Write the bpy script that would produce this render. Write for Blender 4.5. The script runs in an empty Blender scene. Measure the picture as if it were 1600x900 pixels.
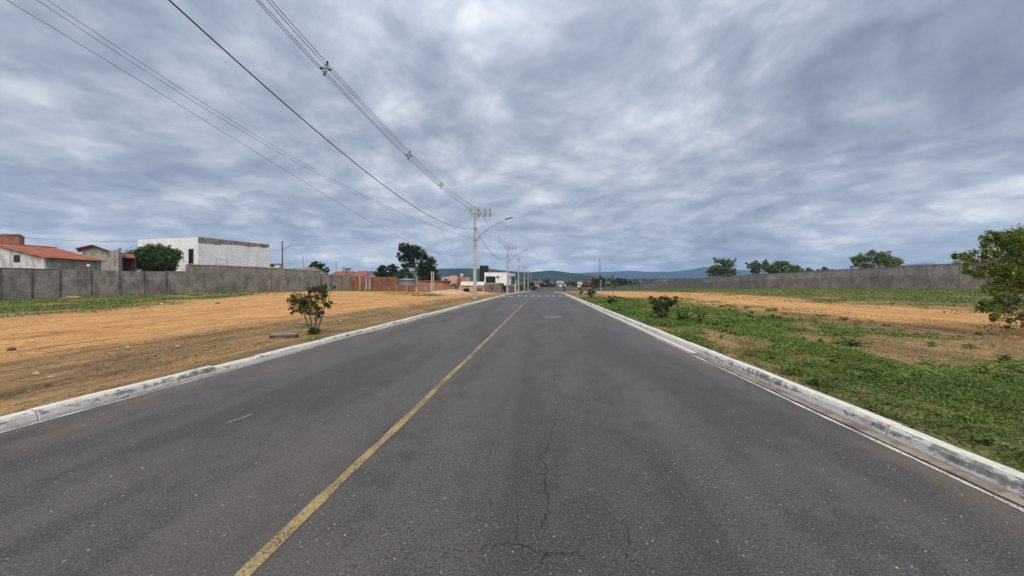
import bpy, math
import numpy as np
from math import radians, sin, cos, pi, sqrt

sc = bpy.context.scene
COL = sc.collection
RNG = np.random.default_rng(7)

# ------------------------------------------------------------------ camera
CAM_H, FPX, HOR = 1.6, 600.0, 445.0            # eye height, focal length and horizon for the 1600 x 900 frame
YAW = math.atan(50.0 / FPX)                    # the lens points a little left of the road's direction
CY, SY = cos(YAW), sin(YAW)
cam_d = bpy.data.cameras.new('camera')
cam_d.sensor_width = 36.0
cam_d.lens = 36.0 * FPX / 1600.0
cam_d.clip_start = 0.05
cam_d.clip_end = 40000
cam = bpy.data.objects.new('camera', cam_d)
COL.objects.link(cam)
cam.location = (0, 0, CAM_H)
cam.rotation_euler = (radians(90) - math.atan(5.0 / FPX), 0, YAW)
sc.camera = cam

# ------------------------------------------------------------------ sky, sun, exposure
SUN_EL, SUN_AZ = radians(47), radians(172)     # azimuth clockwise from the road's direction (+Y)
world = bpy.data.worlds.new('World')
sc.world = world
world.use_nodes = True
wt = world.node_tree
wt.nodes.clear()


class NT:
    """Small helper for building node trees."""
    def __init__(self, tree):
        self.t = tree

    def n(self, kind, **kw):
        node = self.t.nodes.new(kind)
        for k, v in kw.items():
            if k.startswith('in_'):
                key = k[3:]
                key = int(key) if key.isdigit() else key
                node.inputs[key].default_value = v
            else:
                setattr(node, k, v)
        return node

    def l(self, a, b):
        self.t.links.new(a, b)

    def val(self, x, node, i):
        if isinstance(x, (int, float)):
            node.inputs[i].default_value = x
        elif isinstance(x, (tuple, list)):
            node.inputs[i].default_value = x
        else:
            self.l(x, node.inputs[i])

    def math(self, op, a, b=0.0, c=None, clamp=False):
        m = self.n('ShaderNodeMath', operation=op, use_clamp=clamp)
        self.val(a, m, 0)
        self.val(b, m, 1)
        if c is not None:
            self.val(c, m, 2)
        return m.outputs[0]

    def vmath(self, op, a, b=(0, 0, 0)):
        m = self.n('ShaderNodeVectorMath', operation=op)
        self.val(a, m, 0)
        self.val(b, m, 1)
        return m.outputs[0]

    def noise(self, vec, scale, detail=4, rough=0.55, dist=0.0, dims='3D'):
        m = self.n('ShaderNodeTexNoise', noise_dimensions=dims)
        m.inputs['Scale'].default_value = scale
        m.inputs['Detail'].default_value = detail
        m.inputs['Roughness'].default_value = rough
        m.inputs['Distortion'].default_value = dist
        if vec is not None:
            self.l(vec, m.inputs['Vector'])
        return m.outputs['Fac']

    def ramp(self, fac, stops, interp='LINEAR'):
        r = self.n('ShaderNodeValToRGB')
        r.color_ramp.interpolation = interp
        e = r.color_ramp.elements
        while len(e) < len(stops):
            e.new(0.5)
        for el, (p, c) in zip(e, stops):
            el.position = p
            el.color = c if len(c) == 4 else (*c, 1)
        self.l(fac, r.inputs[0])
        return r.outputs[0]

    def step(self, x, a, b):
        m = self.n('ShaderNodeMapRange', interpolation_type='SMOOTHSTEP')
        self.val(x, m, 0)
        m.inputs[1].default_value = a
        m.inputs[2].default_value = b
        return m.outputs[0]

    def mix(self, f, a, b, blend='MIX'):
        m = self.n('ShaderNodeMix', data_type='RGBA', blend_type=blend)
        self.val(f, m, 0)
        for x, i in ((a, 6), (b, 7)):
            if isinstance(x, (tuple, list)) and len(x) == 3:
                x = (*x, 1)
            self.val(x, m, i)
        return m.outputs[2]

    def mapping(self, vec, scale=(1, 1, 1), loc=(0, 0, 0), rot=(0, 0, 0)):
        m = self.n('ShaderNodeMapping')
        m.inputs['Scale'].default_value = scale
        m.inputs['Location'].default_value = loc
        m.inputs['Rotation'].default_value = rot
        self.l(vec, m.inputs['Vector'])
        return m.outputs[0]


w = NT(wt)
tc = w.n('ShaderNodeTexCoord')
sep = w.n('ShaderNodeSeparateXYZ')
w.l(tc.outputs['Generated'], sep.inputs[0])
zc = w.math('MAXIMUM', sep.outputs[2], 0.0)
den = w.math('ADD', zc, 0.20)
cmb = w.n('ShaderNodeCombineXYZ')
w.l(w.math('DIVIDE', sep.outputs[0], den), cmb.inputs[0])
w.l(w.math('DIVIDE', sep.outputs[1], den), cmb.inputs[1])
plane = cmb.outputs[0]                                                  # where the view ray meets the flat cloud deck
wn = w.n('ShaderNodeTexNoise', noise_dimensions='2D')
wn.inputs['Scale'].default_value = 0.8
wn.inputs['Detail'].default_value = 3
w.l(plane, wn.inputs['Vector'])
warp = w.vmath('ADD', plane, w.vmath('MULTIPLY', w.vmath('SUBTRACT', wn.outputs['Color'], (.5, .5, .5)), (.45, .45, 0)))
big = w.noise(w.mapping(warp, (0.8, 0.8, 1), (2.2, 7.7, 0)), 1.1, 4, 0.5, 0.0, '2D')
mid = w.noise(w.mapping(warp, (1.0, 1.0, 1), (7.3, 2.2, 0.4), (0, 0, radians(-35))), 3.9, 9, 0.63, 0.0, '2D')
wis = w.noise(w.mapping(w.mapping(warp, rot=(0, 0, radians(-26))), (1.9, 0.5, 1), (1.3, 9.1, 0)), 3.0, 9, 0.63, 0.1, '2D')
puf = w.n('ShaderNodeTexVoronoi', feature='SMOOTH_F1', voronoi_dimensions='2D', in_Scale=3.0, in_Detail=3.0, in_Roughness=0.55, in_Smoothness=0.7)
w.l(w.mapping(warp, (1, 1, 1), (2.7, 4.4, 0.3)), puf.inputs['Vector'])
puff = w.math('SUBTRACT', 1.0, puf.outputs['Distance'])                # rounded bases of the deck
dens = w.math('ADD', w.math('ADD', w.math('MULTIPLY', big, 0.44), w.math('MULTIPLY', puff, 0.16)), w.math('ADD', w.math('MULTIPLY', mid, 0.36), w.math('MULTIPLY', wis, 0.11)))
dens = w.math('MULTIPLY_ADD', w.math('SUBTRACT', dens, 0.5), 0.64, 0.482)
cl_col = w.ramp(dens, [(0.33, (0.136, 0.163, 0.208)), (0.385, (0.176, 0.207, 0.255)), (0.445, (0.233, 0.268, 0.318)), (0.505, (0.324, 0.358, 0.406)),
                       (0.565, (0.458, 0.485, 0.515)), (0.65, (0.66, 0.68, 0.70))])
grad = w.ramp(zc, [(0.0, (1.90, 1.84, 1.70)), (0.04, (1.62, 1.58, 1.48)), (0.08, (1.30, 1.29, 1.26)), (0.14, (1.06,) * 3), (0.32, (1.06,) * 3), (0.60, (1.36,) * 3), (1.0, (1.95,) * 3)])
sky_col = w.mix(1.0, cl_col, grad, 'MULTIPLY')
nish = w.n('ShaderNodeTexSky', sky_type='NISHITA', sun_disc=False, sun_elevation=SUN_EL, sun_rotation=SUN_AZ)
bg1 = w.n('ShaderNodeBackground', in_Strength=0.06)
w.l(nish.outputs[0], bg1.inputs[0])
bg2 = w.n('ShaderNodeBackground', in_Strength=1.0)
w.l(sky_col, bg2.inputs[0])
mixs = w.n('ShaderNodeMixShader', in_0=0.93)
w.l(bg1.outputs[0], mixs.inputs[1])
w.l(bg2.outputs[0], mixs.inputs[2])
w.l(mixs.outputs[0], w.n('ShaderNodeOutputWorld').inputs[0])

world.cycles.sampling_method = 'MANUAL'
world.cycles.sample_map_resolution = 256

sun_d = bpy.data.lights.new('sun', 'SUN')
sun_d.energy = 1.5
sun_d.angle = radians(40)
sun_d.color = (1.0, 0.92, 0.80)
sun = bpy.data.objects.new('sun', sun_d)
COL.objects.link(sun)
sun.rotation_euler = (radians(90) - SUN_EL, 0, pi - SUN_AZ)
sun.location = (20, -30, 60)

vs = sc.view_settings
vs.view_transform = 'Standard'
vs.look = 'None'
vs.gamma = 1.0
vs.exposure = 0.7
vs.use_curve_mapping = False
sc.render.engine = 'CYCLES'
sc.cycles.use_denoising = True
sc.cycles.max_bounces = 6
sc.cycles.diffuse_bounces = 3
sc.cycles.transparent_max_bounces = 8
sc.cycles.volume_bounces = 0
sc.cycles.volume_step_rate = 4.0


# ------------------------------------------------------------------ places
def L(lat, d):
    """A ground point from metres to the right of the lens and metres ahead of it."""
    return (lat * CY - d * SY, lat * SY + d * CY)


def W(px, d):
    return L((px - 800.0) * d / FPX, d)


def Z(py, d):
    return CAM_H + (HOR - py) * d / FPX


def sm(x, a, b):
    t = np.clip((np.asarray(x, float) - a) / (b - a), 0, 1)
    return t * t * (3 - 2 * t)


def vnoise(x, y, seed=0):
    x = np.asarray(x, float)
    y = np.asarray(y, float)
    xi = np.floor(x).astype(np.int64)
    yi = np.floor(y).astype(np.int64)
    fx = x - xi
    fy = y - yi
    fx = fx * fx * (3 - 2 * fx)
    fy = fy * fy * (3 - 2 * fy)

    def h(a, b):
        v = (a * 374761393 + b * 668265263 + seed * 1442695041) & 0x7fffffff
        v = ((v ^ (v >> 13)) * 1274126177) & 0x7fffffff
        v = v ^ (v >> 16)
        return (v & 0xffff) / 65535.0
    return (h(xi, yi) * (1 - fx) + h(xi + 1, yi) * fx) * (1 - fy) + (h(xi, yi + 1) * (1 - fx) + h(xi + 1, yi + 1) * fx) * fy


def fbm(x, y, octv=4, seed=0):
    s, a, t = 0.0, 1.0, 0.0
    for o in range(octv):
        s = s + a * vnoise(np.asarray(x) * 2 ** o + 17.3 * o, np.asarray(y) * 2 ** o - 9.1 * o, seed + o)
        t += a
        a *= 0.5
    return s / t


def zroad(y):
    u = np.maximum(np.asarray(y, float) - 60, 0)
    u = np.minimum(u, 230)
    return -(u * 0.0165 - 0.33 * (1 - np.exp(-u / 30)))


ROAD_L, ROAD_R = -5.905, 3.425


def terr(x, y):
    x = np.asarray(x, float)
    y = np.asarray(y, float)
    zr = zroad(y)
    s = -x - 6.15
    t = x - 3.75
    left = 0.085 + 0.42 * sm(y, 18, 52) * sm(s, 8, 35) + 0.10 * (fbm(x * .22, y * .22, 3, 5) - .5) * sm(s, 0.3, 4) + 0.045 * (fbm(x * 1.3, y * .5, 3, 8) - .5) * sm(s, 0.2, 2)
    for rs, ph in ((7.2, 0.0), (8.7, 0.0), (13.5, 1.0), (15.1, 1.0)):
        u = s - rs - .9 * np.sin(y * .06 + ph)
        left = left - .045 * np.exp(-(u / .16) ** 2) + .02 * np.exp(-((np.abs(u) - .34) / .12) ** 2)
    right = 0.085 + 0.95 * sm(t, 5, 40) * (1 - 0.5 * sm(y, 120, 220)) + 0.12 * (fbm(x * .25, y * .25, 3, 15) - .5) * sm(t, 0.3, 4) + 0.05 * (fbm(x * 1.3, y * .9, 3, 18) - .5) * sm(t, 0.2, 2)
    z = np.where(x < -1.2, left, right) + zr
    far = sm(np.hypot(x, y), 260, 520)
    z = z * (1 - far) + (-4.5 + 21 * sm(np.hypot(x, y), 320, 1300) + 6 * (fbm(x * .004, y * .004, 3, 33) - .5)) * far
    under = (x > -6.08) & (x < 3.70) & (y < 258)
    return np.where(under, zr - 0.11, z)


def cover(x, y):
    """Which parts of the ground are grown over with green, and which are bare orange earth."""
    x = np.asarray(x, float)
    y = np.asarray(y, float)
    s = -x - 6.15
    t = x - 3.75
    n1 = fbm(x * .18, y * .07, 4, 41)
    n2 = fbm(x * .8, y * .45, 4, 52)
    n3 = fbm(x * .35, y * .3, 4, 63)
    # the field beyond the kerb with the power line
    bound = 17 + 10 * sm(y, 16, 50) + 10 * sm(y, 50, 75) + 9 * (n1 - .5)
    lo = sm(s + 5 * (n1 - .5) + 2.5 * (n2 - .5), 1.6, 5.2) * (1 - 0.9 * sm(s, bound, bound + 4))
    lg = sm(s + 5 * (n2 - .5), bound + 1.0, bound + 6) * sm(n2 + .45 * n3, .56, .84)
    lg = np.maximum(lg, 0.75 * sm(n2, .60, .72) * (1 - sm(s, 2.0, 5)) * (1 - sm(y, 15, 40) * .6))
    lg = np.maximum(lg, 0.5 * sm(n3, .58, .7) * sm(y, 45, 60) * (1 - sm(s, 10, 20)))
    for ex, ey, er, es in ((-38.5, 73, 8, 7), (-23, 60.5, 3.6, 2.0), (-16, 52, 2.5, 2.5)):
        e = 1 - np.hypot((x - ex) / er, (y - ey) / es)
        lg = np.maximum(lg, sm(e + .9 * (n2 - .5), 0, .4) * .95)
    # the verge with the shrubs
    w1 = x + 5 * (n1 - .5) + 2.2 * (n2 - .5)
    inner = 12.3 - 2.6 * sm(y, 30, 60)
    ro = sm(w1, inner - .6, inner + 2.2) * (1 - sm(w1, 20.0, 23.5))
    dens = sm(.80 * n2 + .55 * n3 + .13 * (1 - sm(t, 1.0, 4)) + .06 * sm(y, 12, 30), .58, .86)
    rg = dens * (1 - 0.9 * sm(w1, inner - 4.5, inner - 0.5))
    rg = np.maximum(rg, sm(w1 + 4 * (n2 - .5), 21.0, 26) * (0.25 + .75 * sm(n2 + .4 * n1, .5, .8)))
    far = sm(np.hypot(x, y), 140, 260)
    g = np.where(x < -1.2, lg, rg)
    o = np.where(x < -1.2, lo, ro)
    return np.maximum(g, far), o * (1 - far)


# ------------------------------------------------------------------ mesh helpers
def raw_mesh(name, V, F, mat, parent=None, smooth=False, rnd=None, attrs=None, origin=None):
    """One mesh object from vertex and face arrays (world coordinates)."""
    V = np.asarray(V, float).reshape(-1, 3)
    if origin is None:
        origin = base_of(parent) if parent is not None else None
    if origin is None:
        mn, mx = V.min(0), V.max(0)
        origin = ((mn[0] + mx[0]) / 2, (mn[1] + mx[1]) / 2, mn[2])
    V = V - np.asarray(origin)
    me = bpy.data.meshes.new(name)
    if isinstance(F, np.ndarray):
        k = F.shape[1]
        me.vertices.add(len(V))
        me.vertices.foreach_set('co', V.astype(np.float32).ravel())
        me.loops.add(F.size)
        me.loops.foreach_set('vertex_index', F.astype(np.int32).ravel())
        me.polygons.add(len(F))
        me.polygons.foreach_set('loop_start', np.arange(0, F.size, k, dtype=np.int32))
        me.polygons.foreach_set('loop_total', np.full(len(F), k, dtype=np.int32))
        me.update(calc_edges=True)
    else:
        me.from_pydata(V.tolist(), [], F)
        me.update()
    if smooth:
        me.polygons.foreach_set('use_smooth', np.ones(len(me.polygons), bool))
    if rnd is not None:
        at = me.attributes.new('rnd', 'FLOAT', 'FACE')
        at.data.foreach_set('value', np.asarray(rnd, np.float32))
    for an, av in (attrs or {}).items():
        at = me.attributes.new(an, 'FLOAT', 'POINT')
        at.data.foreach_set('value', np.asarray(av, np.float32).ravel())
    if mat is not None:
        me.materials.append(mat)
    o = bpy.data.objects.new(name, me)
    COL.objects.link(o)
    if parent is not None:
        o.parent = parent
        o['_b'] = list(origin)
        o.location = (0, 0, 0)
    else:
        o.location = origin
        o['_b'] = list(origin)
    return o


def base_of(o):
    return tuple(o['_b'])


def tag(o, label=None, cat=None, group=None, kind=None):
    if label:
        o['label'] = label
    if cat:
        o['category'] = cat
    if group:
        o['group'] = group
    if kind:
        o['kind'] = kind
    return o


def thing(name, loc, label, cat, group=None, kind=None):
    o = bpy.data.objects.new(name, None)
    o.empty_display_size = 0.3
    COL.objects.link(o)
    o.location = loc
    o['_b'] = list(loc)
    return tag(o, label, cat, group, kind)


def copy_tree(o, loc=None, parent=None):
    c = o.copy()
    COL.objects.link(c)
    if parent is not None:
        c.parent = parent
    if loc is not None:
        c.location = loc
        c['_b'] = list(loc)
    for ch in o.children:
        copy_tree(ch, None, c)
    return c


class MB:
    """Collects shapes that become one mesh."""
    def __init__(self):
        self.v, self.f = [], []

    def poly(self, pts):
        b = len(self.v)
        self.v += [tuple(p) for p in pts]
        self.f.append(tuple(range(b, b + len(pts))))
        return self

    def hexa(self, p):
        """Eight corners: four below (counter-clockwise), four above."""
        b = len(self.v)
        self.v += [tuple(q) for q in p]
        for f in ((3, 2, 1, 0), (4, 5, 6, 7), (0, 1, 5, 4), (1, 2, 6, 5), (2, 3, 7, 6), (3, 0, 4, 7)):
            self.f.append(tuple(b + i for i in f))
        return self

    def box(self, c, s, rz=0.0):
        x, y, z = (q / 2 for q in s)
        cr, sr = cos(rz), sin(rz)
        P = []
        for zz in (-z, z):
            for xx, yy in ((-x, -y), (x, -y), (x, y), (-x, y)):
                P.append((c[0] + xx * cr - yy * sr, c[1] + xx * sr + yy * cr, c[2] + zz))
        return self.hexa(P)

    def wall(self, a, b, th, zb, zt, zb2=None, zt2=None, off=0.0):
        """A straight wall from ground point a to b; off moves it sideways (to the left of a-b)."""
        zb2 = zb if zb2 is None else zb2
        zt2 = zt if zt2 is None else zt2
        dx, dy = b[0] - a[0], b[1] - a[1]
        l = math.hypot(dx, dy)
        nx, ny = -dy / l, dx / l
        o1, o2 = off - th / 2, off + th / 2
        A1, A2 = (a[0] + nx * o1, a[1] + ny * o1), (a[0] + nx * o2, a[1] + ny * o2)
        B1, B2 = (b[0] + nx * o1, b[1] + ny * o1), (b[0] + nx * o2, b[1] + ny * o2)
        return self.hexa([(*A1, zb), (*B1, zb2), (*B2, zb2), (*A2, zb), (*A1, zt), (*B1, zt2), (*B2, zt2), (*A2, zt)])

    def tube(self, pts, r0, r1=None, n=6, cap=True):
        pts = [np.asarray(p, float) for p in pts]
        r1 = r0 if r1 is None else r1
        rs = r0 if isinstance(r0, (list, tuple)) else [r0 + (r1 - r0) * i / (len(pts) - 1) for i in range(len(pts))]
        b = len(self.v)
        prev = None
        for i, p in enumerate(pts):
            d = pts[min(i + 1, len(pts) - 1)] - pts[max(i - 1, 0)]
            d = d / (np.linalg.norm(d) + 1e-9)
            ref = np.array((0, 0, 1.0)) if abs(d[2]) < .9 else np.array((1.0, 0, 0))
            u = np.cross(ref, d) if prev is None else prev - d * np.dot(prev, d)
            u = u / (np.linalg.norm(u) + 1e-9)
            prev = u
            v = np.cross(d, u)
            for k in range(n):
                a = 2 * pi * k / n
                self.v.append(tuple(p + rs[i] * (cos(a) * u + sin(a) * v)))
        for i in range(len(pts) - 1):
            for k in range(n):
                k2 = (k + 1) % n
                self.f.append((b + i * n + k, b + i * n + k2, b + (i + 1) * n + k2, b + (i + 1) * n + k))
        if cap:
            self.f.append(tuple(b + k for k in range(n))[::-1])
            e = b + (len(pts) - 1) * n
            self.f.append(tuple(e + k for k in range(n)))
        return self

    def lathe(self, c, prof, n=14):
        b = len(self.v)
        for r, z in prof:
            for k in range(n):
                a = 2 * pi * k / n
                self.v.append((c[0] + r * cos(a), c[1] + r * sin(a), c[2] + z))
        for i in range(len(prof) - 1):
            for k in range(n):
                k2 = (k + 1) % n
                self.f.append((b + i * n + k, b + i * n + k2, b + (i + 1) * n + k2, b + (i + 1) * n + k))
        self.f.append(tuple(b + k for k in range(n))[::-1])
        e = b + (len(prof) - 1) * n
        self.f.append(tuple(e + k for k in range(n)))
        return self

    def prism(self, foot, zb, zt):
        n = len(foot)
        b = len(self.v)
        zt = zt if isinstance(zt, (list, tuple)) else [zt] * n
        self.v += [(x, y, zb) for x, y in foot] + [(x, y, z) for (x, y), z in zip(foot, zt)]
        self.f.append(tuple(b + i for i in range(n))[::-1])
        self.f.append(tuple(b + n + i for i in range(n)))
        for i in range(n):
            j = (i + 1) % n
            self.f.append((b + i, b + j, b + n + j, b + n + i))
        return self

    def build(self, name, mat, parent=None, smooth=False, origin=None):
        return raw_mesh(name, self.v, self.f, mat, parent, smooth, origin=origin)


# ------------------------------------------------------------------ materials
def material(name):
    m = bpy.data.materials.new(name)
    m.use_nodes = True
    m.node_tree.nodes.clear()
    t = NT(m.node_tree)
    out = t.n('ShaderNodeOutputMaterial')
    b = t.n('ShaderNodeBsdfPrincipled')
    b.inputs['Roughness'].default_value = 0.85
    b.inputs['Specular IOR Level'].default_value = 0.25
    t.l(b.outputs[0], out.inputs[0])
    return m, t, b


def pos(t):
    return t.n('ShaderNodeNewGeometry').outputs['Position']


def bump(t, b, h, strength, dist):
    n = t.n('ShaderNodeBump')
    n.inputs['Strength'].default_value = strength
    n.inputs['Distance'].default_value = dist
    t.l(h, n.inputs['Height'])
    t.l(n.outputs[0], b.inputs['Normal'])


def weathered(name, c1, c2, scale=1.0, stain=None, stain_amt=0.5, rough=0.85, blocks=None, bump_amt=0.25, streak=True):
    """A wall-like surface: two tones by noise, drip-shaped stains, optional block courses."""
    m, t, b = material(name)
    p = pos(t)
    n = t.noise(p, 0.55 * scale, 6, 0.62)
    f = t.noise(p, 5.0 * scale, 4, 0.6)
    c = t.mix(t.step(n, .42, .58), c1, c2)
    c = t.mix(t.math('MULTIPLY', t.step(f, .48, .60), .45), c, tuple(x * .68 for x in c1))
    if stain is not None:
        st = t.noise(t.mapping(p, (1.2, 1.2, .40 if streak else 1.0)), 1.3 * scale, 5, 0.6, .3)
        c = t.mix(t.math('MULTIPLY', t.step(st, .49, .60), stain_amt), c, stain)
    h = f
    if blocks:
        bw, bh, mort = blocks
        br = t.n('ShaderNodeTexBrick')
        # the courses run along the wall whichever way it stands
        sp = t.n('ShaderNodeSeparateXYZ')
        t.l(p, sp.inputs[0])
        cb = t.n('ShaderNodeCombineXYZ')
        t.l(t.math('ADD', sp.outputs[0], sp.outputs[1]), cb.inputs[0])
        t.l(sp.outputs[2], cb.inputs[1])
        t.l(cb.outputs[0], br.inputs[0])
        br.inputs['Scale'].default_value = 1.0
        br.inputs['Brick Width'].default_value = bw
        br.inputs['Row Height'].default_value = bh
        br.inputs['Mortar Size'].default_value = 0.012
        br.inputs['Color1'].default_value = (1, 1, 1, 1)
        br.inputs['Color2'].default_value = (.78, .78, .78, 1)
        br.inputs['Mortar'].default_value = (*mort, 1)
        c = t.mix(0.8, c, br.outputs['Color'], 'MULTIPLY')
    t.l(c, b.inputs['Base Color'])
    b.inputs['Roughness'].default_value = rough
    bump(t, b, h, bump_amt, 0.02)
    return m


def plain(name, col, rough=0.6, metal=0.0, var=0.2, scale=6.0):
    m, t, b = material(name)
    n = t.noise(pos(t), scale, 4, 0.6)
    t.l(t.mix(t.step(n, .35, .7), col, tuple(x * (1 - var) for x in col)), b.inputs['Base Color'])
    b.inputs['Roughness'].default_value = rough
    b.inputs['Metallic'].default_value = metal
    return m


def leaf_mat(name, dark, light, tip=None, trans=0.22):
    m, t, b = material(name)
    a = t.n('ShaderNodeAttribute', attribute_name='rnd')
    stops = [(0.0, dark), (0.75, light)]
    if tip:
        stops = [(0.0, dark), (0.7, light), (0.9, light), (0.97, tip)]
    c = t.ramp(a.outputs['Fac'], stops)
    n = t.noise(pos(t), 1.3, 3, .6)
    c = t.mix(t.math('MULTIPLY', t.step(n, .4, .65), .45), c, tuple(x * .62 for x in dark))
    t.l(c, b.inputs['Base Color'])
    b.inputs['Roughness'].default_value = 0.55
    tr = t.n('ShaderNodeBsdfTranslucent')
    t.l(c, tr.inputs[0])
    mx = t.n('ShaderNodeMixShader', in_0=trans)
    t.l(b.outputs[0], mx.inputs[1])
    t.l(tr.outputs[0], mx.inputs[2])
    out = [x for x in t.t.nodes if x.type == 'OUTPUT_MATERIAL'][0]
    t.l(mx.outputs[0], out.inputs[0])
    return m


M = {}
# asphalt: worn, with pale and dark aggregate, patches, tracks and dust along the edges
m, t, b = material('asphalt')
p = pos(t)
sx = t.n('ShaderNodeSeparateXYZ')
t.l(p, sx.inputs[0])
n1 = t.noise(t.mapping(p, (1, .2, 1)), .7, 5, .6)
n2 = t.noise(t.mapping(p, (1, .8, 1)), 2.6, 6, .68)
n3 = t.noise(p, 38, 3, .75)
n4 = t.noise(t.mapping(p, (1, .05, 1)), 1.1, 3, .5)
n5 = t.noise(p, 95, 2, .8)
n6 = t.noise(t.mapping(p, (1, 1, 1), (31, 7, 0)), 62, 2, .7)
c = t.mix(t.step(n1, .42, .58), (.068, .059, .050), (.110, .097, .083))
c = t.mix(t.math('MULTIPLY', t.step(n2, .47, .58), .60), c, (.054, .046, .039))
c = t.mix(t.math('MULTIPLY', t.step(n4, .50, .60), .50), c, (.140, .124, .106))
lane = t.math('MULTIPLY', t.step(t.math('ABSOLUTE', t.math('ADD', sx.outputs[0], t.math('MULTIPLY', n1, -1.6))), .55, .15), t.step(n2, .60, .45))
c = t.mix(t.math('MULTIPLY', lane, .55), c, (.090, .077, .064))
c = t.mix(t.math('MULTIPLY', t.step(n3, .49, .57), .60), c, (.040, .034, .029))
c = t.mix(t.math('MULTIPLY', t.step(n5, .53, .60), .80), c, (.018, .015, .013))
c = t.mix(t.math('MULTIPLY', t.step(n6, .555, .63), .55), c, (.235, .208, .178))
edge = t.math('MAXIMUM', t.step(sx.outputs[0], -4.4, -5.95), t.step(sx.outputs[0], 2.7, 3.5))
dn = t.noise(t.mapping(p, (1, .35, 1)), 1.7, 5, .6)
c = t.mix(t.math('MULTIPLY', t.math('MULTIPLY', edge, t.step(dn, .40, .64)), .55), c, (.21, .150, .10))
c = t.mix(t.math('MULTIPLY', t.step(t.noise(t.mapping(p, (1, .5, 1)), .45, 5, .65), .51, .61), .28), c, (.145, .122, .099))
vo = t.n('ShaderNodeTexVoronoi', feature='F1')
vo.inputs['Scale'].default_value = 34
t.l(t.vmath('ADD', p, t.vmath('MULTIPLY', t.n('ShaderNodeTexNoise', in_Scale=40).outputs['Color'], (.012, .012, 0))), vo.inputs['Vector'])
vs_ = t.n('ShaderNodeSeparateColor')
t.l(vo.outputs['Color'], vs_.inputs[0])
chip = t.math('MULTIPLY', t.step(vo.outputs['Distance'], .26, .12), t.math('GREATER_THAN', vs_.outputs[0], t.math('ADD', .80, t.math('MULTIPLY', n2, .28))))
c = t.mix(t.math('MULTIPLY', chip, t.math('ADD', .25, t.math('MULTIPLY', vs_.outputs[1], .6))), c, (.50, .46, .40))
t.l(c, b.inputs['Base Color'])
b.inputs['Roughness'].default_value = .62
b.inputs['Specular IOR Level'].default_value = .5
bump(t, b, t.math('ADD', n3, t.math('ADD', n5, t.math('MULTIPLY', n2, .6))), .7, .012)
M['asphalt'] = m


def road_paint(name, col, wear):
    m, t, b = material(name)
    p = pos(t)
    n = t.noise(p, 60, 3, .8)
    n2 = t.noise(p, 2.2, 5, .6)
    bare = t.step(t.math('ADD', t.math('MULTIPLY', n, .85), t.math('MULTIPLY', n2, .15)), wear - .06, wear + .06)
    cc = t.mix(t.step(n2, .35, .7), col, tuple(x * .66 for x in col))
    t.l(t.mix(t.math('MULTIPLY', bare, .9), cc, (.075, .069, .063)), b.inputs['Base Color'])
    bump(t, b, n, .5, .008)
    return m


M['yellow'] = road_paint('yellow_road_paint', (.43, .315, .14), .53)
M['white_line'] = road_paint('white_road_paint', (.72, .69, .63), .55)
M['bar_white'] = road_paint('crossing_paint', (.48, .47, .44), .56)
M['faint_white'] = road_paint('faint_paint', (.66, .62, .54), .64)
M['crack'] = plain('crack_fill', (.026, .022, .019), .9, 0, .3)
M['gutter'] = weathered('gutter_concrete', (.27, .205, .15), (.36, .29, .225), 3, (.14, .10, .07), .7, bump_amt=.5)

# limewashed kerb: white where the wash holds, grey concrete and dark grime where it is gone
m, t, b = material('kerb_wash')
p = pos(t)
geo = t.n('ShaderNodeNewGeometry')
nz = t.n('ShaderNodeSeparateXYZ')
t.l(geo.outputs['Normal'], nz.inputs[0])
k1 = t.noise(t.mapping(p, (1, .6, 1.6)), 4.2, 7, .70)
k2 = t.noise(t.mapping(p, (1, .6, 1)), 14, 5, .7)
k3 = t.noise(t.mapping(p, (1, .22, 1)), 1.1, 4, .55)
wn = t.math('ADD', t.math('MULTIPLY', k1, .42), t.math('ADD', t.math('MULTIPLY', k2, .45), t.math('MULTIPLY', k3, .28)))
kz = t.n('ShaderNodeSeparateXYZ')
t.l(p, kz.inputs[0])
wn = t.math('SUBTRACT', wn, t.math('MULTIPLY', t.step(nz.outputs[2], .55, .95), .10))
hb = t.math('ADD', kz.outputs[2], t.math('MULTIPLY', t.math('SUBTRACT', k3, .5), .12))
wn = t.math('SUBTRACT', wn, t.math('MULTIPLY', t.step(hb, .045, .03), .06))
wn = t.math('SUBTRACT', wn, t.math('MULTIPLY', t.step(kz.outputs[1], 7, 14), .04))
c = t.mix(t.step(k2, .35, .65), (.64, .60, .53), (.77, .73, .66))
c = t.mix(t.step(wn, .545, .60), c, (.30, .28, .25))
c = t.mix(t.math('MULTIPLY', t.step(wn, .605, .67), .8), c, (.15, .137, .122))
c = t.mix(t.math('MULTIPLY', t.step(t.noise(t.mapping(p, (1, .5, 1), (3, 3, 3)), 5, 5, .7), .54, .70), .5), c, (.34, .25, .17))
t.l(c, b.inputs['Base Color'])
bump(t, b, k2, .4, .015)
M['kerb'] = m

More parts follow.
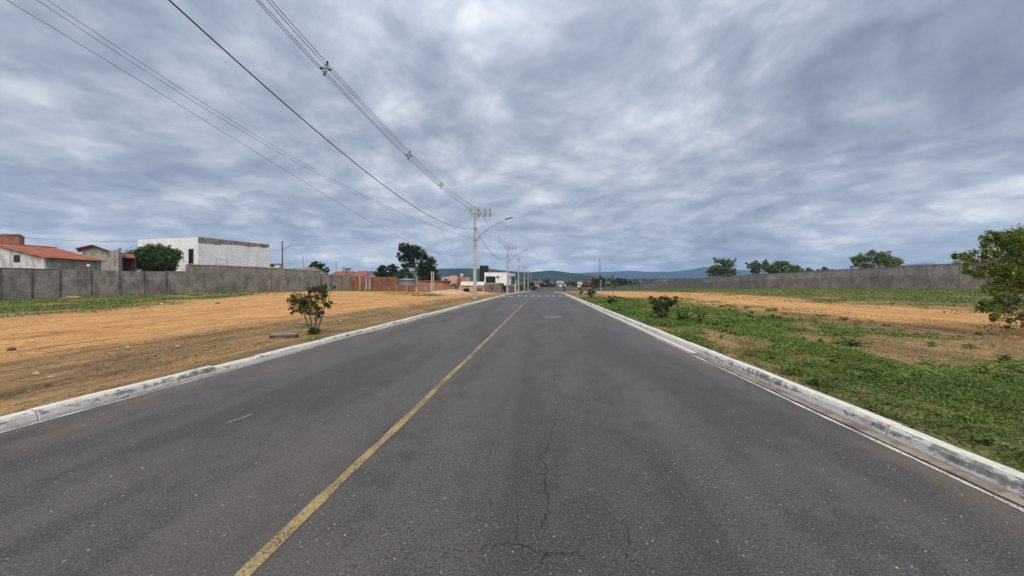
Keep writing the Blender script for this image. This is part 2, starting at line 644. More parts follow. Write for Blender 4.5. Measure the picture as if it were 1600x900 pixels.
# the ground: dry brown, orange earth and green cover by the two masks of the sheet
m, t, b = material('ground_soil')
p = pos(t)
ga = t.n('ShaderNodeAttribute', attribute_name='green').outputs['Fac']
oa = t.n('ShaderNodeAttribute', attribute_name='orange').outputs['Fac']
g1 = t.noise(t.mapping(p, (1, .16, 1)), .9, 6, .65)
g2 = t.noise(t.mapping(p, (1, .45, 1)), 5.5, 6, .7)
g3 = t.noise(p, 28, 4, .7)
g4 = t.noise(t.mapping(p, (1, .12, 1), (4, 7, 0)), 2.2, 5, .62)
g5 = t.noise(t.mapping(p, (1, .09, 1), (9, 2, 0)), 4.5, 5, .7)
g6 = t.noise(t.mapping(p, (1, .6, 1), (2, 5, 0)), 14, 5, .75)
g7 = t.noise(t.mapping(p, (1, .5, 1), (12, 1, 0)), 2.4, 6, .7)
brown = t.mix(t.step(g1, .42, .58), (.25, .142, .064), (.42, .245, .115))
brown = t.mix(t.math('MULTIPLY', t.step(g2, .49, .57), .70), brown, (.135, .090, .044))
brown = t.mix(t.math('MULTIPLY', t.step(g4, .50, .58), .65), brown, (.225, .180, .078))
brown = t.mix(t.math('MULTIPLY', t.step(g5, .53, .59), .65), brown, (.44, .27, .13))
brown = t.mix(t.math('MULTIPLY', t.step(g7, .55, .62), .60), brown, (.115, .110, .042))
org = t.mix(t.step(g1, .42, .58), (.60, .278, .085), (.74, .385, .135))
org = t.mix(t.math('MULTIPLY', t.step(g4, .51, .58), .55), org, (.54, .262, .095))
org = t.mix(t.math('MULTIPLY', t.step(g5, .535, .60), .65), org, (.42, .208, .088))
org = t.mix(t.math('MULTIPLY', t.step(g5, .48, .42), .55), org, (.76, .49, .26))
org = t.mix(t.math('MULTIPLY', t.step(g7, .555, .62), .55), org, (.28, .155, .072))
grn = t.mix(t.step(g2, .44, .57), (.075, .105, .028), (.160, .195, .056))
grn = t.mix(t.math('MULTIPLY', t.step(g7, .49, .57), .70), grn, (.235, .170, .082))
om = t.step(t.math('ADD', oa, t.math('ADD', t.math('MULTIPLY', t.math('SUBTRACT', g4, .5), 2.4), t.math('MULTIPLY', t.math('SUBTRACT', g5, .5), 2.4))), .18, .66)
gm = t.step(t.math('ADD', ga, t.math('ADD', t.math('MULTIPLY', t.math('SUBTRACT', g7, .5), 2.6), t.math('MULTIPLY', t.math('SUBTRACT', g6, .5), 1.6))), .35, .70)
c = t.mix(gm, t.mix(om, brown, org), grn)
c = t.mix(t.math('MULTIPLY', t.step(g6, .53, .61), .38), c, (.13, .078, .038))
c = t.mix(t.math('MULTIPLY', t.step(g3, .53, .60), .45), c, (.10, .062, .030))
c = t.mix(t.math('MULTIPLY', t.step(g3, .46, .38), .40), c, (.60, .42, .26))
t.l(c, b.inputs['Base Color'])
b.inputs['Roughness'].default_value = .95
b.inputs['Specular IOR Level'].default_value = .1
bump(t, b, t.math('ADD', t.math('MULTIPLY', g2, .8), t.math('ADD', t.math('MULTIPLY', g3, .25), t.math('MULTIPLY', g4, .8))), .9, .07)
M['ground'] = m

M['wall_grey'] = weathered('grey_block_wall', (.30, .265, .228), (.41, .37, .325), 1.0, (.13, .108, .09), .45, blocks=(.4, .2, (.62, .6, .58)))
M['wall_grey_up'] = weathered('pale_block_courses', (.33, .30, .265), (.44, .41, .365), 1.0, (.17, .148, .13), .45, blocks=(.4, .2, (.62, .6, .58)))
M['wall_brown'] = weathered('brown_grey_render', (.30, .256, .222), (.40, .35, .305), 1.0, (.20, .17, .147), .5, blocks=(.4, .2, (.75, .73, .72)))
M['wall_brown_up'] = weathered('grey_upper_render', (.38, .335, .295), (.48, .43, .385), 1.0, (.25, .215, .188), .5, blocks=(.4, .2, (.75, .73, .72)))
M['pillar_dark'] = weathered('dark_concrete', (.14, .126, .112), (.20, .184, .166), 2, (.06, .052, .046), .5)
M['pillar_pale'] = weathered('pale_concrete', (.42, .40, .36), (.54, .51, .47), 2, (.25, .23, .2), .4)
M['brick'] = weathered('red_hollow_brick', (.28, .105, .062), (.37, .165, .098), 1.0, (.17, .085, .06), .6, blocks=(.3, .2, (.8, .75, .7)))
M['brick_pale'] = weathered('pale_brick', (.42, .22, .15), (.50, .33, .26), 1.0, (.25, .15, .11), .5, blocks=(.3, .2, (.85, .8, .75)))
M['white'] = weathered('white_plaster', (.90, .90, .89), (.85, .85, .84), .6, (.62, .61, .59), .3)
M['white_old'] = weathered('stained_white_plaster', (.66, .66, .65), (.56, .56, .55), 1.0, (.30, .29, .28), .6)
M['render'] = weathered('bare_cement_render', (.34, .31, .27), (.42, .385, .34), 1.2, (.19, .17, .15), .6)
M['band'] = weathered('unplastered_band', (.25, .235, .22), (.33, .31, .29), 2.0, (.13, .12, .11), .6)
M['pink'] = weathered('pink_plaster', (.52, .38, .33), (.60, .46, .42), 1.0, (.32, .22, .19), .5)
M['black'] = plain('charcoal_render', (.016, .017, .019), .7)
M['dark'] = plain('dark_opening', (.012, .011, .011), .8)
M['glass'] = plain('dark_glass', (.02, .022, .022), .12)
M['grey_paint'] = weathered('grey_painted_wall', (.17, .165, .16), (.22, .215, .205), 1.0, (.11, .10, .10), .4)
M['wood'] = plain('weathered_timber', (.16, .10, .06), .8)
M['gate'] = plain('rust_red_gate', (.32, .09, .04), .6)
M['concrete'] = weathered('pole_concrete', (.42, .40, .365), (.50, .48, .44), 1.5, (.34, .32, .29), .4)
M['concrete_far'] = M['concrete']
M['steel'] = plain('galvanised_steel', (.30, .31, .32), .5, .6)
M['cable'] = plain('cable_sheath', (.030, .026, .026), .6)
M['cable_grey'] = plain('grey_cable', (.10, .10, .105), .6)
M['insul'] = plain('grey_insulator', (.075, .07, .07), .4)
M['lens'] = plain('lamp_lens', (.55, .56, .55), .3)
M['bark'] = weathered('bark', (.14, .105, .075), (.21, .165, .12), 4, (.07, .05, .04), .6)
M['bark_pale'] = weathered('pale_bark', (.30, .27, .225), (.40, .36, .31), 3, (.22, .19, .15), .6)
M['stone'] = weathered('stone', (.40, .33, .25), (.50, .43, .34), 5, (.25, .2, .15), .4)
M['stone_dark'] = weathered('dark_clod', (.075, .055, .04), (.12, .085, .06), 5, (.05, .04, .03), .4)
M['sand'] = weathered('pale_sand', (.52, .36, .20), (.62, .46, .29), 1.2, (.36, .24, .14), .4, streak=False)
M['soil'] = weathered('orange_soil', (.36, .20, .09), (.44, .26, .125), 1.6, (.2, .12, .06), .4, streak=False)
M['tank'] = plain('blue_grey_tank', (.24, .25, .26), .5)
M['white_plastic'] = plain('white_plastic', (.78, .78, .76), .4)

m, t, b = material('clay_roof_tiles')
p = pos(t)
r1 = t.noise(p, 1.2, 5, .65)
r2 = t.noise(p, 7, 4, .7)
c = t.mix(t.step(r1, .36, .66), (.30, .095, .055), (.40, .150, .088))
c = t.mix(t.math('MULTIPLY', t.step(r2, .5, .60), .5), c, (.18, .06, .04))
t.l(c, b.inputs['Base Color'])
bump(t, b, r2, .5, .05)
M['tiles'] = m

M['leaf_shrub'] = leaf_mat('shrub_leaf', (.045, .060, .018), (.150, .165, .046), (.26, .22, .07))
M['leaf_shrub_green'] = leaf_mat('green_shrub_leaf', (.034, .060, .017), (.105, .150, .042))
M['leaf_red'] = leaf_mat('reddish_leaf', (.085, .045, .028), (.15, .075, .05), (.28, .08, .09))
M['leaf_pink'] = leaf_mat('pink_bract', (.17, .085, .075), (.40, .21, .20))
M['leaf_near'] = leaf_mat('near_tree_leaf', (.080, .135, .022), (.26, .345, .066), (.45, .47, .13), .36)
M['leaf_wall'] = leaf_mat('wall_tree_leaf', (.085, .130, .038), (.20, .265, .080), None, .3)
M['leaf_wall_olive'] = leaf_mat('wall_tree_olive_leaf', (.095, .130, .050), (.22, .265, .105), None, .3)
M['leaf_dark'] = leaf_mat('dark_tree_leaf', (.018, .040, .012), (.056, .092, .026))
M['leaf_mid'] = leaf_mat('mid_tree_leaf', (.038, .068, .018), (.110, .160, .042))
M['leaf_olive'] = leaf_mat('olive_tree_leaf', (.055, .080, .026), (.140, .170, .058))
M['leaf_far'] = leaf_mat('far_wood_leaf', (.022, .048, .018), (.060, .092, .032))
M['weed'] = leaf_mat('weed_leaf', (.085, .130, .025), (.215, .305, .064), (.40, .41, .15), .28)
M['weed_far'] = leaf_mat('grass_blade', (.100, .150, .032), (.220, .300, .070), (.36, .33, .13), .25)
M['straw'] = leaf_mat('straw_blade', (.22, .155, .07), (.42, .31, .155), (.16, .17, .05), .15)
M['lime'] = leaf_mat('lime_leaf', (.22, .33, .03), (.36, .45, .05), None, .3)

# ------------------------------------------------------------------ ground sheet


def axis(lo, hi, step, far_lo, far_hi, grow=1.22):
    a = list(np.arange(lo, hi + 1e-6, step))
    s, x = step, a[-1]
    while x < far_hi:
        s *= grow
        x += s
        a.append(x)
    s, x = step, a[0]
    pre = []
    while x > far_lo:
        s *= grow
        x -= s
        pre.append(x)
    return np.array(pre[::-1] + a)


gx = np.concatenate([axis(-56, -22, .4, -6500, -22)[:-1], np.arange(-22, -6.3, .12), axis(-6.2, 52, .4, -6.2, 6500)])
gx = np.sort(np.concatenate([gx[(np.abs(gx + 6.08) > .3) & (np.abs(gx - 3.70) > .3)], [-6.3, -6.11, -6.07, -5.8, 3.45, 3.69, 3.73, 3.95]]))
gy = axis(1, 90, .4, -400, 5200)
XX, YY = np.meshgrid(gx, gy)
ZZ = terr(XX, YY)
G, O = cover(XX, YY)
nx_, ny_ = len(gx), len(gy)
idx = np.arange(nx_ * ny_).reshape(ny_, nx_)
F = np.stack([idx[:-1, :-1], idx[:-1, 1:], idx[1:, 1:], idx[1:, :-1]], -1).reshape(-1, 4)
g_o = raw_mesh('ground', np.stack([XX, YY, ZZ], -1).reshape(-1, 3), F, M['ground'], None, True, attrs={'green': G, 'orange': O}, origin=(0, 0, 0))
tag(g_o, 'dry orange and brown earth with green patches', kind='structure')

# ------------------------------------------------------------------ road with its markings
ys = np.concatenate([np.arange(-30, 60, 5.0), np.arange(60, 257, 4.0)])
mb = MB()
for a, b_ in zip(ys[:-1], ys[1:]):
    za, zb = float(zroad(a)), float(zroad(b_))
    mb.hexa([(ROAD_L, a, za - .06), (ROAD_R, a, za - .06), (ROAD_R, b_, zb - .06), (ROAD_L, b_, zb - .06),
             (ROAD_L, a, za), (ROAD_R, a, za), (ROAD_R, b_, zb), (ROAD_L, b_, zb)])
# keep only the top and the two edges of each slab so no faces meet inside
mb.f = [f for i, f in enumerate(mb.f) if i % 6 in (1, 3, 5)]
road = mb.build('road', M['asphalt'], origin=(0, 0, 0))
tag(road, 'worn grey asphalt road running straight ahead', kind='structure')


def strip(name, pts, width, mat, z=.004, parent=road, jag=0.0, seed=1):
    """A flat ribbon on the road along a list of ground points."""
    r = np.random.default_rng(seed)
    b = MB()
    P = [np.array(q, float) for q in pts]
    Lp, Rp = [], []
    for i, q in enumerate(P):
        d = P[min(i + 1, len(P) - 1)] - P[max(i - 1, 0)]
        d /= np.linalg.norm(d) + 1e-9
        nrm = np.array((-d[1], d[0]))
        wd = width * (1 + jag * (r.random() - .5))
        zz = float(zroad(q[1])) + z
        Lp.append((*(q + nrm * wd / 2), zz))
        Rp.append((*(q - nrm * wd / 2), zz))
    for i in range(len(P) - 1):
        b.poly([Rp[i], Rp[i + 1], Lp[i + 1], Lp[i]])
    return b.build(name, mat, parent)


strip('centre_line', [(-1.65 - .0022 * max(0, y - 8) + .008 * sin(y * 1.7), y) for y in np.arange(-6, 51.6, .25)], .088, M['yellow'], jag=.35)
strip('edge_line', [(3.385 + .006 * sin(y * 2.1), y) for y in np.arange(-4, 52, .2)], .045, M['white_line'], jag=.7)
strip('edge_line', [(-5.845 + .008 * sin(y * 1.3), y) for y in np.arange(-4, 9.5, .15)], .035, M['white_line'], jag=1.1, seed=5)
strip('edge_line', [(-5.85 + .008 * sin(y * 1.3), y) for y in np.arange(12.5, 52, .3)], .05, M['white_line'], jag=.8, seed=6)
for i in range(10):
    x = -5.75 + i * .985
    y0 = 53.2 if i > 1 else 50.8
    b = MB()
    b.poly([(x, y0, .004), (x + .42, y0, .004), (x + .42, y0 + 3.6, .004), (x, y0 + 3.6, .004)])
    b.build('crossing_bar', M['bar_white'], road)
cx, cy = W(864, 18.9)
strip('paint_smear', [(cx - .46 + .92 * u, cy + .10 * (2 * u - 1) ** 2 + .12 * u) for u in np.linspace(0, 1, 14)], .15, M['faint_white'], jag=.4)
sx0, sy0 = W(352, 4.42)
sx1, sy1 = W(392, 4.72)
strip('paint_scratch', [(sx0 + (sx1 - sx0) * u, sy0 + (sy1 - sy0) * u + .015 * sin(9 * u)) for u in np.linspace(0, 1, 9)], .012, M['white_line'], jag=.9)


def crack(pix, width, seed):
    r = np.random.default_rng(seed)
    P = []
    for (x0, y0), (x1, y1) in zip(pix[:-1], pix[1:]):
        n = max(3, int(math.hypot(x1 - x0, y1 - y0) / 5))
        for k in range(n):
            u = k / n
            px, py = x0 + (x1 - x0) * u, y0 + (y1 - y0) * u
            d = FPX * CAM_H / (py - HOR)
            q = W(px, d)
            P.append((q[0] + r.normal(0, .009), q[1] + r.normal(0, .009)))
    return strip('crack', P, width * .5, M['crack'], .003, jag=1.7, seed=seed)


crack([(868, 655), (858, 690), (852, 708), (842, 712), (856, 738), (852, 752), (856, 780), (853, 795), (858, 800), (848, 815), (848, 832)], .010, 2)
crack([(744, 862), (780, 852), (815, 854), (852, 867), (905, 867), (922, 880)], .008, 3)
crack([(855, 866), (849, 878), (850, 892)], .008, 4)
crack([(767, 780), (764, 800)], .008, 5)
crack([(975, 815), (985, 845), (980, 870), (1000, 893)], .007, 6)
crack([(868, 655), (884, 660), (890, 668)], .006, 7)
crack([(744, 862), (720, 866), (705, 862), (690, 872)], .006, 8)
crack([(853, 742), (880, 745), (900, 742)], .005, 9)
crack([(852, 742), (835, 741), (815, 738)], .005, 11)
crack([(770, 690), (765, 715), (760, 730)], .006, 12)
crack([(805, 800), (808, 830), (806, 850)], .005, 13)
crack([(869, 655), (870, 630), (866, 600), (868, 570), (866, 545)], .005, 14)
crack([(690, 872), (720, 878), (722, 890)], .005, 15)
crack([(905, 867), (907, 850), (905, 838)], .005, 10)


# kerbs: separate lengths of limewashed kerb, slightly out of line with each other
def kerb_run(root, side, y0, y1, seed):
    r = np.random.default_rng(seed)
    y = y0
    while y < y1:
        ln = r.uniform(.93, 1.07) * (1.2 if y < 60 else 5.0)
        dx, dz, tw = r.normal(0, .007), r.normal(0, .006), r.normal(0, .009)
        if side > 0:
            prof = [(3.595, -.07), (3.60, .015), (3.625, .085), (3.655, .118), (3.70, .125), (3.775, .120), (3.79, .06), (3.79, -.07)]
        else:
            prof = [(-5.955, -.07), (-5.965, .01), (-5.985, .075), (-6.01, .102), (-6.05, .108), (-6.13, .104), (-6.145, .05), (-6.145, -.07)]
        n = len(prof)
        b = MB()
        secs = []
        for u in (0, .006, .5, .994, 1):
            yy = y + .004 + (ln - .008) * u
            inset = .006 if u in (0, 1) else 0
            cxp = sum(q[0] for q in prof) / n
            secs.append([(q[0] + (cxp - q[0]) * inset * 8 + dx + tw * (u - .5), yy, q[1] - inset * .5 + dz + float(zroad(yy)) + .004 * sin(3 * yy)) for q in prof])
        for s in secs:
            b.v += s
        for i in range(len(secs) - 1):
            for k in range(n - 1):
                f = (i * n + k, i * n + k + 1, (i + 1) * n + k + 1, (i + 1) * n + k)
                b.f.append(f if side < 0 else f[::-1])
        b.f.append(tuple(range(n)) if side > 0 else tuple(range(n))[::-1])
        e = (len(secs) - 1) * n
        b.f.append(tuple(e + k for k in range(n))[::-1] if side > 0 else tuple(e + k for k in range(n)))
        b.build('kerb_stone', M['kerb'], root)
        y += ln


kr = thing('kerb', (3.7, 0, 0), 'limewashed kerb beside the green verge', None, kind='structure')
kerb_run(kr, 1, -3, 150, 21)
kl = thing('kerb', (-6.05, 0, 0), 'limewashed kerb beside the orange field', None, kind='structure')
kerb_run(kl, -1, -3, 150, 22)
# gutter slabs between the asphalt and the kerb on the shrub side
gu = thing('gutter', (3.53, 0, 0), 'narrow concrete gutter along the verge kerb', None, kind='structure')
y = -3.0
r = np.random.default_rng(4)
while y < 60:
    ln = r.uniform(1.8, 2.6)
    b = MB()
    b.box((3.534, y + ln / 2, -.058 + r.normal(0, .003)), (.112, ln - .008, .10))
    b.build('gutter_slab', M['gutter'] if y < 9 else M['kerb'], gu)
    y += ln

# ------------------------------------------------------------------ hills


def hill(name, label, D, prof, mat, depth=.45, seed=1, rough=1.0):
    """A ridge whose skyline passes through pixel heights at distance D, sloping to the plain both ways."""
    px = np.arange(prof[0][0], prof[-1][0] + 1, 5.0)
    top = np.interp(px, [q[0] for q in prof], [q[1] for q in prof])
    rows = np.linspace(-1, 1, 25)
    V = []
    for rr in rows:
        d = D * (1 + depth * rr * .5)
        for x, y in zip(px, top):
            q = W(x, d)
            z = Z(y, D)
            k = (cos(rr * pi) + 1) / 2
            nn = float(fbm(q[0] * .004, q[1] * .004, 4, seed)) - .5
            V.append((*q, -8 + (z + 8) * k ** .8 + nn * rough * D * .010 * (1 - k * .85)))
    n = len(px)
    idx = np.arange(len(V)).reshape(len(rows), n)
    F = np.stack([idx[:-1, :-1], idx[:-1, 1:], idx[1:, 1:], idx[1:, :-1]], -1).reshape(-1, 4)
    o = raw_mesh(name, V, F, mat, None, True)
    return tag(o, label, kind='structure')


m, t, b = material('wooded_hill')
p = pos(t)
h1 = t.noise(p, .012, 5, .65)
h2 = t.noise(p, .06, 4, .7)
c = t.mix(t.step(h1, .38, .64), (.020, .044, .024), (.042, .068, .034))
c = t.mix(t.math('MULTIPLY', t.step(h2, .5, .66), .7), c, (.012, .026, .014))
t.l(c, b.inputs['Base Color'])
b.inputs['Specular IOR Level'].default_value = 0
bump(t, b, h2, 1.0, 6.0)
M['hill'] = m
hill('hill', 'wooded green hill behind the white house', 1600,
     [(380, 441), (470, 436), (560, 430), (640, 424), (690, 420), (720, 419.5), (765, 420), (800, 424), (828, 425.5), (850, 423.5), (862, 422.5), (880, 424.5), (900, 427.5), (930, 432), (970, 436), (1020, 441)], M['hill'], seed=3)
hill('hill', 'far blue ridge beyond the plain', 4200,
     [(700, 441), (800, 433), (890, 427), (930, 425.5), (960, 424.5), (985, 423), (1010, 424.5), (1045, 425), (1065, 423.5), (1085, 420), (1102, 417), (1122, 418.5), (1150, 421.5), (1185, 423), (1260, 424), (1350, 421), (1420, 413), (1450, 411.5), (1490, 415), (1560, 422), (1700, 432)], M['hill'], seed=9)

# ------------------------------------------------------------------ foliage


def leaves(P, size, rng, aspect=.55, up=0.3, fold=.18):
    """A small folded leaf at each point; returns vertices and faces."""
    n = len(P)
    N = rng.normal(size=(n, 3))
    N[:, 2] = np.abs(N[:, 2]) + up
    N /= np.linalg.norm(N, axis=1, keepdims=True)
    U = np.cross(N, rng.normal(size=(n, 3)))
    U /= np.linalg.norm(U, axis=1, keepdims=True) + 1e-9
    Vv = np.cross(N, U)
    s = (np.asarray(size) * rng.uniform(.6, 1.35, n))[:, None]
    a = P - U * s * .5
    c = P + U * s * .5
    b_ = P + Vv * s * .5 * aspect + N * s * fold
    d = P - Vv * s * .5 * aspect + N * s * fold
    V = np.stack([a, b_, c, d], 1).reshape(-1, 3)
    I = np.arange(n)[:, None] * 4
    F = np.concatenate([I + np.array([[0, 1, 2]]), I + np.array([[0, 2, 3]])], 1).reshape(-1, 3)
    return V, F, np.repeat(rng.random(n), 2)


def blob(c, r, n, rng, shell=.55):
    """Points in an ellipsoid, mostly towards its skin."""
    d = rng.normal(size=(n, 3))
    d /= np.linalg.norm(d, axis=1, keepdims=True)
    q = rng.random(n) ** shell
    return np.asarray(c) + d * (q[:, None] * .8 + .2) * np.asarray(r)


def bent(a, b, rng, n=5, wob=.08):
    a, b = np.asarray(a, float), np.asarray(b, float)
    l = np.linalg.norm(b - a)
    P = [a + (b - a) * i / (n - 1) + (rng.normal(0, wob * l / n, 3) if 0 < i < n - 1 else 0) for i in range(n)]
    return P


def tree(name, base, label, cat, clumps, nleaf, leaf, mat, bark, trunk_r, fork, rng, group=None, stems=None, limb_r=.4, extra=None):
    """clumps: (dx, dy, dz, rx, ry, rz) about the base; the trunk forks at height fork and a limb reaches each clump."""
    base = np.asarray(base, float)
    root = thing(name, tuple(base), label, cat, group)
    tb = MB()
    if stems:
        feet = [(base + np.array((q[0], q[1], -.05)), base + np.array((q[2], q[3], q[4]))) for q in stems]
    else:
        feet = [(base + np.array((0, 0, -.1)), base + np.array((rng.normal(0, .05) * fork, rng.normal(0, .05) * fork, fork)))]
    for a, e in feet:
        tb.tube(bent(a, e, rng, 6, .12), trunk_r, trunk_r * .62, 8)
    for k, cl in enumerate(clumps):
        c = base + np.array(cl[:3])
        e = min(feet, key=lambda fe: np.linalg.norm(fe[1] - c))[1]
        tb.tube(bent(e - np.array((0, 0, .05 * fork)), c, rng, 5, .22), trunk_r * limb_r * 1.3, trunk_r * .12, 5)
        for _ in range(3):
            tip = c + rng.normal(size=3) * np.array(cl[3:]) * .55
            tb.tube(bent(e + (c - e) * rng.uniform(.45, .9), tip, rng, 4, .2), trunk_r * limb_r * .5, trunk_r * .06, 4)
    tb.build('trunk', bark, root, True)
    vol = np.array([cl[3] * cl[4] * cl[5] for cl in clumps]) ** .7
    cnt = np.maximum(8, (nleaf * vol / vol.sum()).astype(int))
    pts = []
    for cl, n in zip(clumps, cnt):
        c = base + np.array(cl[:3])
        # each clump is itself made of sprays with gaps between
        ns = max(3, int(n / 26))
        sc_ = blob(c, cl[3:], ns, rng, .5)
        k = rng.integers(0, ns, n)
        pts.append(sc_[k] + rng.normal(size=(n, 3)) * np.array(cl[3:]) * .17)
    P = np.concatenate(pts)
    P[:, 2] = np.maximum(P[:, 2], base[2] + .02)
    V, F, rn = leaves(P, leaf, rng)
    raw_mesh('crown', V, F, mat, root, rnd=rn)
    return root


def ell_clumps(n, R, H, z0, rng, cr=.42, flat=.8):
    """Clumps spread over an ellipsoidal crown of radius R and height H that starts at z0."""
    out = []
    for i in range(n):
        d = rng.normal(size=3)
        d /= np.linalg.norm(d)
        q = rng.uniform(.45, .85)
        s = rng.uniform(.7, 1.25) * cr
        out.append((d[0] * R * q, d[1] * R * q, z0 + H / 2 + d[2] * H / 2 * q, R * s, R * s, H / 2 * s * flat * 1.2))
    return out


def gpt(px, d, dz=0.0):
    q = W(px, d)
    return (q[0], q[1], float(terr(*q)) + dz)


# ------------------------------------------------------------------ boundary walls
rw = np.random.default_rng(12)


def wall_run(root, pts, tops, bay, mats, up_frac=None, pillar=None, pill_mat=None, cope=None, th=.16, jit=.0, face=1, pill_w=.2):
    """A wall along ground points; each bay between pillars is its own panel, upper courses a panel of their own.
    face: side (+1 left of the run, -1 right) that looks to the road."""
    for (a, b_), (ta, tb_) in zip(zip(pts[:-1], pts[1:]), zip(tops[:-1], tops[1:])):
        ln = math.hypot(b_[0] - a[0], b_[1] - a[1])
        n = max(1, round(ln / bay))
        for i in range(n):
            u0, u1 = i / n, (i + 1) / n
            p0 = (a[0] + (b_[0] - a[0]) * u0, a[1] + (b_[1] - a[1]) * u0)
            p1 = (a[0] + (b_[0] - a[0]) * u1, a[1] + (b_[1] - a[1]) * u1)
            t0, t1 = ta + (tb_ - ta) * u0, ta + (tb_ - ta) * u1
            j = rw.normal(0, jit)
            t0 += j
            t1 += j
            g0, g1 = float(terr(*p0)) - .25, float(terr(*p1)) - .25
            off = rw.normal(0, .008)
            if up_frac:
                m0, m1 = g0 + .25 + (t0 - g0 - .25) * up_frac, g1 + .25 + (t1 - g1 - .25) * up_frac
                MB().wall(p0, p1, th, g0, m0, g1, m1, off).build('wall_panel', mats[0], root)
                MB().wall(p0, p1, th - .05, m0, t0, m1, t1, off - .012 * face).build('upper_panel', mats[1], root)
            else:
                MB().wall(p0, p1, th, g0, t0, g1, t1, off).build('wall_panel', mats[0], root)
            if pillar:
                d = ((p1[0] - p0[0]) / (ln / n), (p1[1] - p0[1]) / (ln / n))
                q0 = (p0[0] - d[0] * pill_w / 2, p0[1] - d[1] * pill_w / 2)
                q1 = (p0[0] + d[0] * pill_w / 2, p0[1] + d[1] * pill_w / 2)
                MB().wall(q0, q1, th + pillar, g0, t0 + .03).build('pillar', pill_mat, root)
            if cope:
                MB().wall(p0, p1, th + .06, t0 + .002, t0 + .05, t1 + .002, t1 + .05, off).build('coping', cope, root)


# left boundary: a lower stretch, then a higher one with two-tone courses, then red brick
A0, A1, A2, A3 = W(-140, 29), W(0, 34), W(93, 38.5), W(291, 51.5)
lw = thing('boundary_wall', (*A1, float(terr(*A1))), 'weathered grey block wall in front of the red-roofed house', 'wall')
wall_run(lw, [A0, A1, A2], [Z(418.6, 29), Z(419.5, 34), Z(421, 38.5)], 2.7, [M['wall_grey']], None, .04, M['pillar_dark'], M['pillar_dark'], jit=.012, face=-1)
wall_run(lw, [A2, A3], [Z(421.6, 38.5), Z(424.3, 51.5)], 2.7, [M['wall_grey'], M['wall_grey_up']], .66, .06, M['pillar_dark'], None, jit=.03, face=-1)
B0, B1, B2 = W(292, 51.7), W(400, 63), W(500, 77)
lw2 = thing('boundary_wall', (*B0, float(terr(*B0))), 'taller grey block wall with paler top courses below the white building', 'wall')
wall_run(lw2, [B0, B1, B2], [Z(413.5, 51.7), Z(417.3, 63), Z(424, 77)], 2.6, [M['wall_grey'], M['wall_grey_up']], .70, .05, M['wall_grey_up'], M['wall_grey_up'], jit=.02, face=-1, pill_w=.26)
C0, C1 = W(500.5, 78.1), W(548, 86)
lw3 = thing('boundary_wall', (*C0, float(terr(*C0))), 'plain grey wall between the taller wall and the red brick wall', 'wall')
wall_run(lw3, [C0, C1], [Z(428, 78), Z(431.5, 86)], 3.0, [M['wall_grey']], None, .05, M['pillar_dark'], None, jit=.03, face=-1)
D0, D1 = W(549, 85.6), W(620, 78.5)
bw = thing('brick_wall', (*D0, float(terr(*D0))), 'red hollow-brick wall with three pale concrete posts before it', 'wall')
wall_run(bw, [D0, D1], [Z(432, 85.6), Z(433.8, 78.5)], 3.0, [M['brick']], None, .06, M['pillar_dark'], M['render'], jit=.05, face=-1)
E0, E1 = W(620.5, 78.3), W(652, 76)
bw2 = thing('brick_wall', (*E0, float(terr(*E0))), 'low red brick wall below the round water tank', 'wall')
wall_run(bw2, [E0, E1], [Z(446, 78.3), Z(446.5, 76)], 2.2, [M['brick']], None, .05, M['render'], None, jit=.05, face=-1)
E2, E3 = W(653, 80), W(715, 92)
bw3 = thing('brick_wall', (*E2, float(terr(*E2))), 'patched pink and red brick wall behind the sand heap', 'wall')
wall_run(bw3, [E2, W(677, 84), E3], [Z(443, 80), Z(442, 84), Z(444, 92)], 2.6, [M['brick_pale']], None, .05, M['render'], None, jit=.25, face=-1)
for px, d, top, lab in ((562.5, 80, 431, 'pale concrete post by the brick wall, leftmost of three'),
                        (572.3, 79.2, 432.5, 'pale concrete post by the brick wall, middle of three'),
                        (577.8, 79, 433, 'pale concrete post by the brick wall, rightmost of three'),
                        (650.5, 74, 448, 'short pale gatepost at the end of the low brick wall'),
                        (674.5, 73, 424, 'tall thin concrete post before the sand heap'),
                        (677.3, 73.4, 424.5, 'tall thin post just behind another beside the sand heap')):
    q = gpt(px, d)
    MB_ = MB().hexa([(q[0] + sx_ * k, q[1] + sy_ * k, z) for z, k in ((q[2] - .2, .11), (Z(top, d), .085)) for sx_, sy_ in ((-1, -1), (1, -1), (1, 1), (-1, 1))])
    tag(MB_.build('concrete_post', M['pillar_pale']), lab, 'post', 'concrete posts by the brick wall')

# right boundary: long wall running away, then across the end of the road
R0 = [W(1960, 30), W(1720, 36.5), W(1500, 45), W(1330, 58), W(1200, 72), W(1100, 100)]
RT = [Z(400, 30), Z(406, 36.5), Z(411.8, 45), Z(420.5, 58), Z(428.2, 72), Z(434.6, 100)]
rwall = thing('boundary_wall', (*R0[2], float(terr(*R0[2]))), 'long brown-grey wall in two courses beyond the dirt track', 'wall')
wall_run(rwall, R0, RT, 3.1, [M['wall_brown'], M['wall_brown_up']], .60, .012, M['wall_brown'], M['wall_brown_up'], jit=.006, face=1, pill_w=.10)
R1 = [R0[-1], W(1050, 145), W(1000, 200)]
wall_run(rwall, R1, [RT[-1], Z(439.2, 145), Z(444.2, 200)], 12, [M['wall_brown']], None, None, None, M['wall_brown_up'], face=1)
S0 = [W(998, 202), W(930, 235), W(836, 262)]
fw = thing('boundary_wall', (*S0[1], float(terr(*S0[1]))), 'low dark wall across the far end of the road', 'wall')
wall_run(fw, S0, [Z(445.5, 202), Z(448.3, 235), Z(449, 262)], 14, [M['grey_paint']], None, None, None, M['grey_paint'], face=1)
